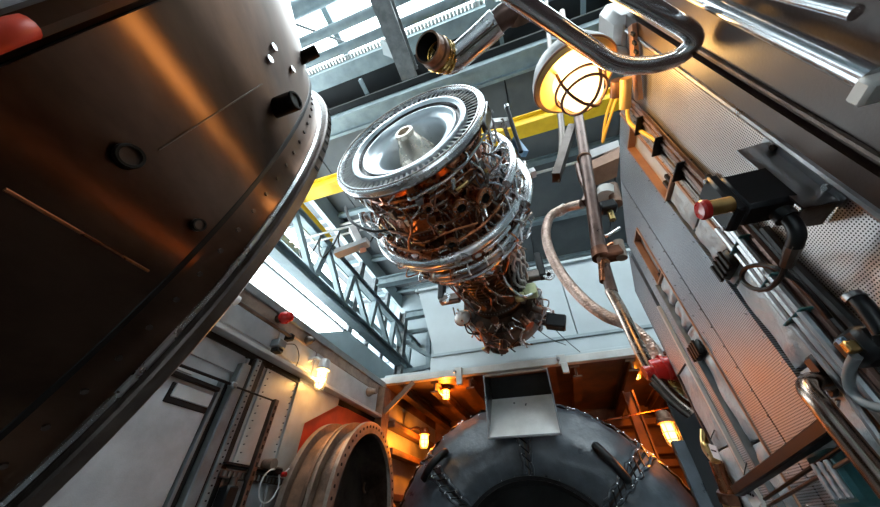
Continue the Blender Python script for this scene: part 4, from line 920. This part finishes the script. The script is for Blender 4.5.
# gearbox and accessories at the front end
gb = MB().lathe([(3.0, .34), (3.02, .60), (3.06, .62), (3.3, .66), (3.5, .62), (3.62, .45), (3.62, 0)], EA - Z * 0.12, EU, 40, E1).build('gearbox', 'engine_dark', en)
for i in range(46):
    a = rnd.uniform(190, 350); s = rnd.uniform(2.85, 3.7); r = .50 + rnd.uniform(-.05, .16)
    d = (ep(s, a, .3) - ep(s, a)).normalized(); t_ = EU.cross(d).normalized(); c = ep(s, a, r=r) - Z * .1
    if rnd.random() < .5:
        MB().box(c, (rnd.uniform(.05, .15), rnd.uniform(.05, .16), rnd.uniform(.06, .14)), Matrix((t_, EU, d)).transposed() @ Matrix.Rotation(rnd.uniform(-.3, .3), 3, 'Z'), .012).build('accessory', rnd.choice(('copper_dark', 'steel_dark', 'black_plastic', 'black_plastic', 'steel_mid')), en)
    else:
        dd = rnd.choice((-EU, d)); h = rnd.uniform(.08, .18); r_ = rnd.uniform(.03, .06)
        o = MB().cyl(c, c + dd * h, r_, None, 14).build('pump', rnd.choice(('engine_dark', 'copper_dark', 'steel_mid', 'steel_dark', 'steel_bright')), en)
        MB().cyl(c + dd * h, c + dd * (h + .02), r_ * 1.25, None, 12).build('pump_cover', 'copper_dark', o)
for i in range(26):
    a = rnd.uniform(195, 345); pts = [ep(2.75 + k * .2 + rnd.uniform(-.03, .03), a + rnd.uniform(-10, 10), r=.66 + rnd.uniform(-.06, .10)) - Z * .1 for k in range(5)]
    etube(pts, rnd.uniform(.008, .014), rnd.choice(('copper', 'steel_bright', 'tube_bronze', 'black_rubber')), 'pipe')
wt = P(463, 318, y=4.3); MB().ball(wt, .13, 18, 12, (1, 1, .95)).build('oil_tank', 'panel_white', en)
MB().torus(wt, EU, .132, .012).build('tank_band', 'copper', en)
MB().box(P(530, 291, y=4.0), (.20, .14, .20), None, .02).build('control_unit', 'pale_green', en)
MB().box(P(520, 297, y=4.0), (.14, .14, .10), None, .02).build('control_unit', 'pale_green', en)
# mounting eyes left and right
for (px, py), (qx, qy), sg in (((446, 298), (442, 289), -1), ((549, 275), (540, 266), 1)):
    c = P(px, py, y=4.05); e = MB().lathe([(-.02, .085), (.02, .085), (.02, .035), (-.02, .035), (-.02, .085)], c, EU, 24).build('mount_eye', 'steel_bright', en)
    MB().lathe([(-.021, .036), (0, .03), (.0, 0)], c, EU, 18).build('eye_bush', 'void', e)
    MB().box(P(qx, qy, y=4.1), (.11, .16, .46), None, .02).build('mount_arm', 'black_rubber', en)
    MB().box(P(qx - sg * 8, qy + 10, y=4.1), (.34, .14, .14), None, .02).build('mount_link', 'steel_dark', en)
MB().box(P(556, 322, y=4.2), (.26, .16, .20), Matrix.Rotation(.3, 3, 'Y'), .02).build('mount_foot', 'black_plastic', en)
MB().tube([P(500, 268, y=3.3), P(508, 285, y=3.5), P(522, 296, y=3.7), P(532, 294, y=3.8)], .018, 10).build('pipe', 'steel_bright', en)
MB().tube([P(474, 268, y=3.2), P(485, 285, y=3.4), P(500, 295, y=3.6), P(512, 296, y=3.8)], .016, 10).build('pipe', 'tube_bronze', en)
for (a, b) in (((538, 330), (566, 345)), ((545, 318), (580, 352)), ((520, 338), (500, 352))):
    MB().tube([P(*a, y=4.3), P((a[0] + b[0]) / 2, (a[1] + b[1]) / 2 + 2, y=4.5), P(*b, y=4.9)], .006, 5).build('lanyard', 'black_rubber', en)
# ================================================================== INSULATED DOME
DY = 5.45; DC = Vector((-.099 * DY, DY, -.115 * DY)); DR = .387 * DY
dm = thing('insulated_casing', (DC.x, DY + .6, FLOOR), 'round inlet casing wrapped in dark grey quilted insulation blankets', 'casing')
def dome_pt(rf, a, off=0.0):
    """rf 0 at the bore, 1 at the rim"""
    r = .205 * DY + (DR - .205 * DY) * min(rf, 1.0)
    y = DY - 0.02 - 0.42 * math.sin(PI * min(1, rf) ** 0.8) * .5 - .10 * (1 - rf)
    if rf > 1: y = DY + (rf - 1) * 2.0
    n = Vector((math.cos(a) * .25, -1, math.sin(a) * .25))
    if rf > .85: n = Vector((math.cos(a), -.6, math.sin(a)))
    return Vector((DC.x + math.cos(a) * r, y, DC.z + math.sin(a) * r)) + n.normalized() * off
def quilt(a0, a1, r0, r1, m, seed, puff=.05):
    rn = random.Random(seed); na, nr = 26, 18; vs = []; fs = []; ph = [rn.uniform(0, 6) for _ in range(6)]
    for j in range(nr + 1):
        for i in range(na + 1):
            u, v = i / na, j / nr; a = a0 + (a1 - a0) * u; rf = r0 + (r1 - r0) * v
            e = min(1, 7 * u, 7 * (1 - u)) ** .5 * min(1, 7 * v, 7 * (1 - v)) ** .5
            edge = 1 - min(1, 3.5 * min(u, 1 - u, v, 1 - v))
            w = math.sin(u * 9 + ph[0] + 1.5 * math.sin(v * 5 + ph[1])) * .010 + math.sin(v * 8 + u * 5 + ph[2]) * .009
            pk = edge * (math.sin(u * 34 + ph[3]) + math.sin(v * 29 + ph[4])) * .010
            vs.append(dome_pt(rf, a, puff * e + w + pk))
    for j in range(nr):
        for i in range(na): k = j * (na + 1) + i; fs.append((k, k + 1, k + na + 2, k + na + 1))
    o = MB().add(vs, fs).build('blanket', m, dm, ang=75)
    for (u, v) in [(k / 5, .02) for k in range(6)] + [(.03, k / 4) for k in range(5)] + [(.97, k / 4) for k in range(5)] + [(k / 5, .97) for k in range(6)]:
        p = dome_pt(r0 + (r1 - r0) * v, a0 + (a1 - a0) * u, puff * .55)
        if p.z > 1.1 and -1.0 < p.x < .05: continue
        MB().ball(p, .011, 6, 4).build('lacing_stud', 'steel_bright', o)
    return o
R_ = math.radians
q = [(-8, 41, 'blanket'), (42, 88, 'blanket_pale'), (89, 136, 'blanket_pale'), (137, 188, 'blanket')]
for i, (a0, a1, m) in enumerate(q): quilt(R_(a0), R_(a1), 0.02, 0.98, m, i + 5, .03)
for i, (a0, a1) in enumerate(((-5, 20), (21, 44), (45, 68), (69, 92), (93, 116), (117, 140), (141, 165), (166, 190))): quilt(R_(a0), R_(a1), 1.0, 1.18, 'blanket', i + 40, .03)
MB().lathe([(-0.02, DR - .03), (0.5, DR - .03), (0.5, .205 * DY), (-0.05, .205 * DY), (-.02, DR - .03)], DC, Y, 80).build('steel_body', 'steel_dark', dm)
MB().lathe([(-.16, .205 * DY - .01), (-.18, .205 * DY + .03), (-.14, .205 * DY + .05)], DC, Y, 72).build('bore_rim', 'black_rubber', dm)
MB().lathe([(-.14, .205 * DY - .01), (.3, .2 * DY), (.32, .1 * DY), (.32, 0)], DC, Y, 64).build('bore', 'void', dm)
MB().lathe([(.05, .10 * DY), (.05, .13 * DY), (.10, .13 * DY), (.10, .10 * DY), (.05, .10 * DY)], DC, Y, 48).build('bore_ring', 'steel_bright', dm)
for a in (R_(41.5), R_(88.5), R_(136.5)):
    for k in range(5 if 1.4 < a < 1.7 else 9):
        f0 = .06 + .1 * k
        for sx in (-1, 1):
            MB().ball(dome_pt(f0, a + sx * .040, .045), .014, 6, 4).build('lacing_stud', 'steel_bright', dm)
        MB().tube([dome_pt(f0, a - .04, .045), dome_pt(f0 + .05, a, .035), dome_pt(f0 + .1, a + .04, .045)], .009, 5).build('lacing_wire', 'black_rubber', dm)
    for sx in (-1, 1):
        MB().tube([dome_pt(.04 + .92 * k / 14, a + sx * (.045 + .008 * math.sin(k * 2.3)), .034 + .012 * math.sin(k * 3.1 + sx)) for k in range(15)], .022, 8).build('seam_fold', 'blanket', dm)
for (p0, p1, p2) in (((424, 478), (432, 464), (444, 453)), ((596, 446), (612, 462), (626, 478))):
    pts = [P(*p0, y=DY - .34), P(*p1, y=DY - .40), P(*p2, y=DY - .34)]
    MB().tube([pts[0] * .6 + pts[1] * .4 + Y * .06] + pts[:1] + pts[1:] + [pts[2] + Y * .06], .055, 12, 6).build('lifting_handle', 'black_rubber', dm)

# ================================================================== STEEL HOOD under the roof edge
hd = thing('steel_hood', (-0.5, 4.95, .95), 'open bent sheet steel hood hanging above the insulated dome', 'hood')
x0, x1, yh = -.965, .005, 4.95
for x in (x0, x1):
    MB().prism([(x, yh, .94), (x, yh, 1.80), (x, 5.27, 1.93), (x, 5.55, 1.93), (x, 5.55, 1.60), (x, yh + .04, .94)], (0.02, 0, 0)).build('side_plate', 'steel_mid', hd, flat=True)
MB().prism([(x0 + .02, yh, .94), (x1, yh, .94), (x1, 5.45, 1.58), (x0 + .02, 5.45, 1.58)], (0, .01, -.02)).build('sloped_plate', 'hood_sheet', hd, flat=True)
MB().span((x0 + .02, 5.45, 1.55), (x1, 5.56, 1.93)).build('throat_shade_plate', 'void', hd, flat=True)  # near-black plate stands in for the shadow inside the hood
MB().span((x0, yh - .015, .92), (x1 + .02, yh + .01, .945), .003).build('front_lip', 'steel_mid', hd, flat=True)
MB().prism([(x0, yh + .02, 1.78), (x0, 5.27, 1.91), (x0, 5.27, 1.93), (x0, yh + .02, 1.80)], (x1 - x0 + .02, 0, 0)).build('head_plate', 'rust', hd, flat=True)

# ================================================================== FLANGED DUCT at the lower left
dk = thing('flanged_duct', (-2.5, 4.05, -1.0), 'wide rusty steel duct with two bolted flanges at the lower left', 'duct')
DU = Vector((math.cos(R_(6)), math.sin(R_(6)), 0)); DA = Vector((-2.28, 4.10, 0.10)); RD = .93
E1d = DU.cross(Z).normalized()
def dl(prof, nm, m, par=None): return MB().lathe(prof, DA, DU, 96, E1d).build(nm, m, par or dk)
dl([(-.54, .84), (-.04, .84)], 'outer_shell', 'rust'); dl([(-.54, .80), (0.0, .80)], 'inner_shell', 'steel_dark')
dl([(-.04, .79), (-.04, RD), (0, RD), (.005, RD - .01), (.005, .80), (-.04, .79)], 'front_flange', 'rust_light')
dl([(-.26, .83), (-.26, RD - .02), (-.22, RD), (-.20, RD), (-.20, .83)], 'middle_flange', 'rust_light')
dl([(-.30, .83), (-.30, RD - .01), (-.26, RD - .01), (-.26, .83)], 'middle_flange', 'rust')
dl([(-.54, .83), (-.54, RD), (-.48, RD), (-.48, .83)], 'rear_flange', 'rust_light')
dl([(-.42, .80), (-.42, 0)], 'duct_damper', 'steel_dark')
for i in range(56):
    a = 2 * PI * i / 56; d = E1d * math.cos(a) + Z * math.sin(a); pp = DA + d * (RD - .055)
    if d.z < -.35: continue
    MB().cyl(pp + DU * .002, pp + DU * .009, .016, None, 10).build('bolt_hole', 'void', dk)
    if i % 2 == 0: MB().bolt(DA + d * (RD - .05) - DU * .54, -DU, .018, .03).build('flange_bolt', 'steel_dark', dk)
lg = DA + (E1d * math.cos(R_(160)) + Z * math.sin(R_(160))) * .86 - DU * .38
MB().torus(lg + Vector((.02, -.05, .02)), X, .06, .014).build('lifting_eye', 'rust', dk)
d2 = thing('curved_duct', (-2.1, 5.15, -1.0), 'dim rusty duct bend glimpsed between flanged duct and insulated dome', 'duct')
MB().tube([(-2.74, 5.13, .25), (-2.5, 5.13, .2), (-2.36, 5.13, -.1), (-2.34, 5.13, -1.0)], .085, 20, 6).build('bend', 'rust', d2)
MB().torus((-2.40, 5.13, 0.02), Vector((.5, 0, -.86)), .088, .012, 28, 6).build('bend_weld', 'rust_light', d2)

# ================================================================== BULKHEAD LAMP close overhead, guard rail, pipes
def bulkhead(LA, LD, label, power, wall, hinge):
    lp = thing('bulkhead_lamp', LA + LD * .1, label, 'lamp')
    MB().lathe([(-.075, 0), (-.075, .075), (-.06, .108), (-.02, .125), (0.0, .125), (.004, .12), (.004, 0)], LA, LD, 48).build('back_housing', 'panel_white', lp)
    MB().lathe([(.0, .125), (.006, .124), (.014, .112), (.010, .085), (.002, .064)], LA, LD, 48).build('reflector_ring', 'lamp_gold', lp)
    MB().torus(LA + LD * 0.0, LD, .124, .005, 48, 8).build('gasket', 'slot_copper', lp)
    MB().lathe([(.004, .066), (.03, .067), (.065, .063), (.092, .052), (.108, .032), (.114, 0)], LA, LD, 32).build('glass_globe', 'bulb_bright', lp)
    cg = MB(); a_, b_ = frame(LD)
    for k in (0, 1):
        d = (a_ * math.cos(.6 + k * PI / 2) + b_ * math.sin(.6 + k * PI / 2))
        cg.tube([LA + LD * h + d * r for h, r in ((.01, -.074), (.055, -.074), (.095, -.060), (.120, -.03), (.124, 0), (.120, .03), (.095, .060), (.055, .074), (.01, .074))], .0050, 8)
    cg.torus(LA + LD * .048, LD, .074, .0046, 36, 6); cg.torus(LA + LD * .082, LD, .067, .0046, 36, 6)
    cg.build('wire_cage', 'pipe_red_brown', lp)
    MB().box(hinge, (.045, .03, .04), None, .006).build('hinge', 'pipe_red_brown', lp)
    L_ = lamp_light(LA + LD * .06, (1.0, .55, .16), power, .04); L_.parent = lp; L_.location = (LA + LD * .06 + Z * ZC) - WLOC[lp.name]
    MB().tube([LA - LD * .07, LA - LD * .10 + Vector((.05, -.02, 0)), wall], .022, 10).build('bracket_arm', 'panel_white', lp)
LA = P(574, 78, z=1.06); LD = Vector((0.10, 0.30, -0.95)).normalized()
bulkhead(LA, LD, 'large round bulkhead lamp with wire cage glowing white and gold', 9, Vector((XR + .02, .52, 1.13)), LA - LD * .01 + (P(562, 42, z=1.06) - P(575, 74, z=1.06)) * .92)
gr = thing('guard_rail', P(620, 62, z=.735), 'bent polished guard rail passing in front of the bulkhead lamp', 'handrail')
zr = .735
MB().tube([P(505, -10, z=zr), P(540, 14, z=zr), P(590, 48, z=zr), P(612, 62, z=zr), P(640, 66, z=zr), P(672, 60, z=zr), P(692, 45, z=zr), P(690, 32, z=zr), P(668, 18, z=zr), P(640, 2, z=zr), P(600, -20, z=zr)], .0172, 16, 8).build('tube', 'chrome', gr)

gx = thing('junction_cabinet', P(640, 30, z=1.2), 'pale grey junction cabinet with louvred bracket behind the guard rail', 'cabinet')
ga, gb_, gc = P(608, 12, z=1.22), P(655, 8, z=1.22), P(612, 42, z=1.22)
MB().span((min(ga.x, gc.x), .40, 1.145), (XR + .28, .50, 1.32), .02).build('body', 'panel_white', gx)
MB().beam(P(632, 25, x=XR - .015), P(639, 100, x=XR - .015), .03, .012, X).build('bracket_strap', 'slot_copper', gx)
for k in range(3): MB().box(P(633 + k * 1.5, 34 + k * 9, x=XR - .022), (.006, .008, .02)).build('strap_slot', 'void', gx)
MB().cyl(P(626, 78, x=XR - .05), P(625, 108, x=XR - .05), .016, None, 12).build('conduit_stub', 'lamp_gold', gx)  # gold colour stands in for the lamp's yellow light on the stub
MB().cyl(P(617, 80, x=XR - .06), P(616, 96, x=XR - .06), .018, None, 12).build('gland', 'pipe_red_brown', gx)

# tall leaning pipe beside the lamp and the braided hose with red valve
YP = 1.5
vp = thing('vertical_pipe', P(640, 345, y=YP), 'brown steel pipe rising beside the cabinet behind the lamp', 'pipe')
MB().tube([P(562, 12, y=YP), P(570, 65, y=YP), P(579, 120, y=YP), P(590, 190, y=YP), P(599, 250, y=YP)], .038, 16, 4).build('pipe_run', 'pipe_red_brown', vp)
MB().cyl(P(599, 248, y=YP), P(612, 292, y=YP), .028, None, 16).build('pipe_lower', 'pipe_red_brown', vp)
MB().cyl(P(600, 250, y=YP), P(602, 258, y=YP), .05, None, 16).build('coupling', 'copper_dark', vp)
MB().torus(P(584, 158, y=YP), P(579, 120, y=YP) - P(590, 190, y=YP), .042, .007).build('pipe_strap', 'slot_copper', vp)
p2_ = thing('second_pipe', P(552, 60, y=1.7), 'thinner dark pipe left of the brown pipe behind the lamp', 'pipe')
MB().tube([P(546, -5, y=1.7), P(550, 50, y=1.7), P(562, 130, y=1.7), P(556, 180, y=1.75)], .030, 14).build('pipe_run', 'steel_dark', p2_)
MB().beam(P(572, 128, y=1.65), P(556, 178, y=1.65), .09, .06).build('channel', 'steel_dark', p2_)
sb = thing('pipe_support', P(600, 155, y=1.45), 'pale shelf bracket joining the brown pipe to the cabinet', 'bracket')
MB().prism([P(587, 160, y=YP), P(620, 146, y=YP), P(619, 158, y=YP), P(590, 170, y=YP)], (0, .16, 0)).build('web', 'slot_copper', sb, flat=True)
MB().prism([P(584, 152, y=YP), P(618, 140, y=YP), P(620, 148, y=YP), P(588, 162, y=YP)], (0, .10, .01)).build('top_plate', 'panel_white', sb, flat=True)
va = thing('small_valve', P(612, 190, y=YP), 'small dark valve with pale round handle beside the brown pipe', 'valve')
MB().cyl(P(606, 190, y=YP), P(606, 197, y=YP), .055, None, 18).build('handwheel', 'edge_white', va)
MB().box(P(608, 207, y=YP), (.09, .07, .07), None, .01).build('body', 'black_plastic', va)
MB().cyl(P(612, 186, y=YP), P(617, 204, y=YP), .035, None, 12).build('flange', 'rust', va)
MB().cyl(P(610, 212, y=YP), P(613, 220, y=YP), .018, None, 10).build('outlet', 'brass', va)
MB().tube([P(596, 200, y=YP), P(594, 222, y=YP), P(604, 236, y=YP), P(620, 228, y=YP)], .009, 8).build('sense_line', 'steel_bright', va)
mf = thing('pipe_manifold', P(615, 255, y=YP), 'copper pipe stub and clamp under the small valve', 'manifold')
MB().box(P(610, 254, y=YP), (.12, .08, .07), None, .012).build('block', 'copper_dark', mf)
MB().cyl(P(604, 262, y=YP), P(604, 282, y=YP), .030, .022, 14).build('nozzle', 'copper', mf)
MB().tube([P(604, 250, y=YP), P(612, 244, y=YP), P(620, 246, y=YP)], .012, 8).build('sense_line', 'copper', mf)
MB().cyl(P(618, 242, y=YP), P(622, 258, y=YP), .028, None, 12).build('flange', 'rust_light', mf)
hz = thing('braided_hose', P(545, 240, y=1.6), 'braided flexible hose curving down to the red valve', 'hose')
MB().tube([P(582, 204, y=1.52), P(566, 208, y=1.58), P(551, 216, y=1.6), P(546, 232, y=1.6), P(550, 252, y=1.6), P(563, 276, y=1.6), P(584, 300, y=1.58), P(606, 316, y=1.57), P(628, 325, y=1.56), P(648, 344, y=1.55), P(660, 362, y=1.55)], .030, 14, 6).build('hose', 'braid_copper', hz)
MB().cyl(P(558, 212, y=1.6), P(565, 208, y=1.6), .036, None, 10).build('end_fitting', 'edge_white', hz)
MB().tube([P(578, 165, y=1.58), P(582, 180, y=1.56), P(587, 192, y=1.53), P(584, 203, y=1.52)], .024, 12).build('feed_pipe', 'pipe_red_brown', hz)
MB().tube([P(610, 290, y=YP), P(622, 312, y=YP), P(640, 350, y=YP), P(655, 376, y=YP), P(676, 398, y=YP), P(694, 412, y=YP)], .026, 14, 5).build('long_pipe', 'tube_bronze', vp)
MB().tube([P(652, 382, y=YP), P(672, 402, y=YP), P(690, 416, y=YP)], .014, 10, 5).build('thin_pipe', 'steel_dark', vp)
rv_ = thing('red_valve', P(660, 370, y=1.5), 'bright red valve body between the two pipes and the cabinet', 'valve')
MB().lathe([(-.06, 0), (-.06, .028), (-.035, .03), (-.03, .046), (.05, .048), (.055, .056), (.08, .056), (.085, .03), (.10, .03), (.10, 0)], P(660, 370, y=1.5), P(680, 366, y=1.5) - P(652, 372, y=1.5), 20).build('body', 'red', rv_)
MB().torus(P(664, 369, y=1.5), P(680, 366, y=1.5) - P(652, 372, y=1.5), .05, .006).build('band', 'red', rv_)
MB().cyl(P(668, 382, y=1.5), P(683, 396, y=1.5), .018, None, 10).build('outlet', 'brass', rv_)
MB().box(P(676, 386, y=1.5), (.05, .04, .03), Matrix.Rotation(.6, 3, 'Y'), .006).build('latch', 'brass', rv_)

# shiny exhaust stub and elbow overhead
mu = thing('exhaust_stub', P(450, 60, z=1.15), 'short chrome pipe with gold banded elbow and black open mouth overhead', 'pipe')
zs = 1.15; a = P(427, 47, z=zs - .06); b = P(443, 58, z=zs)
ax = (P(446, 60, z=zs) - a).normalized()
MB().lathe([(0, .040), (.0, .046), (.03, .046), (.035, .050), (.06, .050)], a, ax, 28).build('mouth', 'rust', mu)
MB().lathe([(.002, .043), (.02, .038), (.06, .036), (.06, 0)], a, ax, 28).build('mouth_bore', 'void', mu)
for k in range(4):
    c = a + ax * (.055 + k * .018) + Vector((.004 * k * k * .5, 0, .002 * k)); MB().torus(c, (ax + X * .16 * k).normalized(), .043 - k * .002, .010, 28, 8).build('gold_ring', 'gold_band', mu)
MB().tube([a + ax * .06, P(446, 61, z=zs), P(456, 58, z=zs), P(480, 38, z=zs), P(497, 22, z=zs)], .040, 20, 6).build('chrome_pipe', 'steel_bright', mu)
MB().tube([P(497, 22, z=zs), P(506, 15, z=zs), P(520, 11, z=zs), P(530, 8, z=zs)], .034, 16, 6).build('elbow', 'pipe_red_brown', mu)
MB().cyl(P(518, 0, z=zs), P(521, 22, z=zs), .036, None, 12).build('cross_fitting', 'rust', mu)
for k in range(2): MB().tube([P(452 + k * 8, 60 - k * 4, z=zs - .038), P(494 + k * 4, 24, z=zs - .038)], .003, 6).build('seam', 'steel_dark', mu)
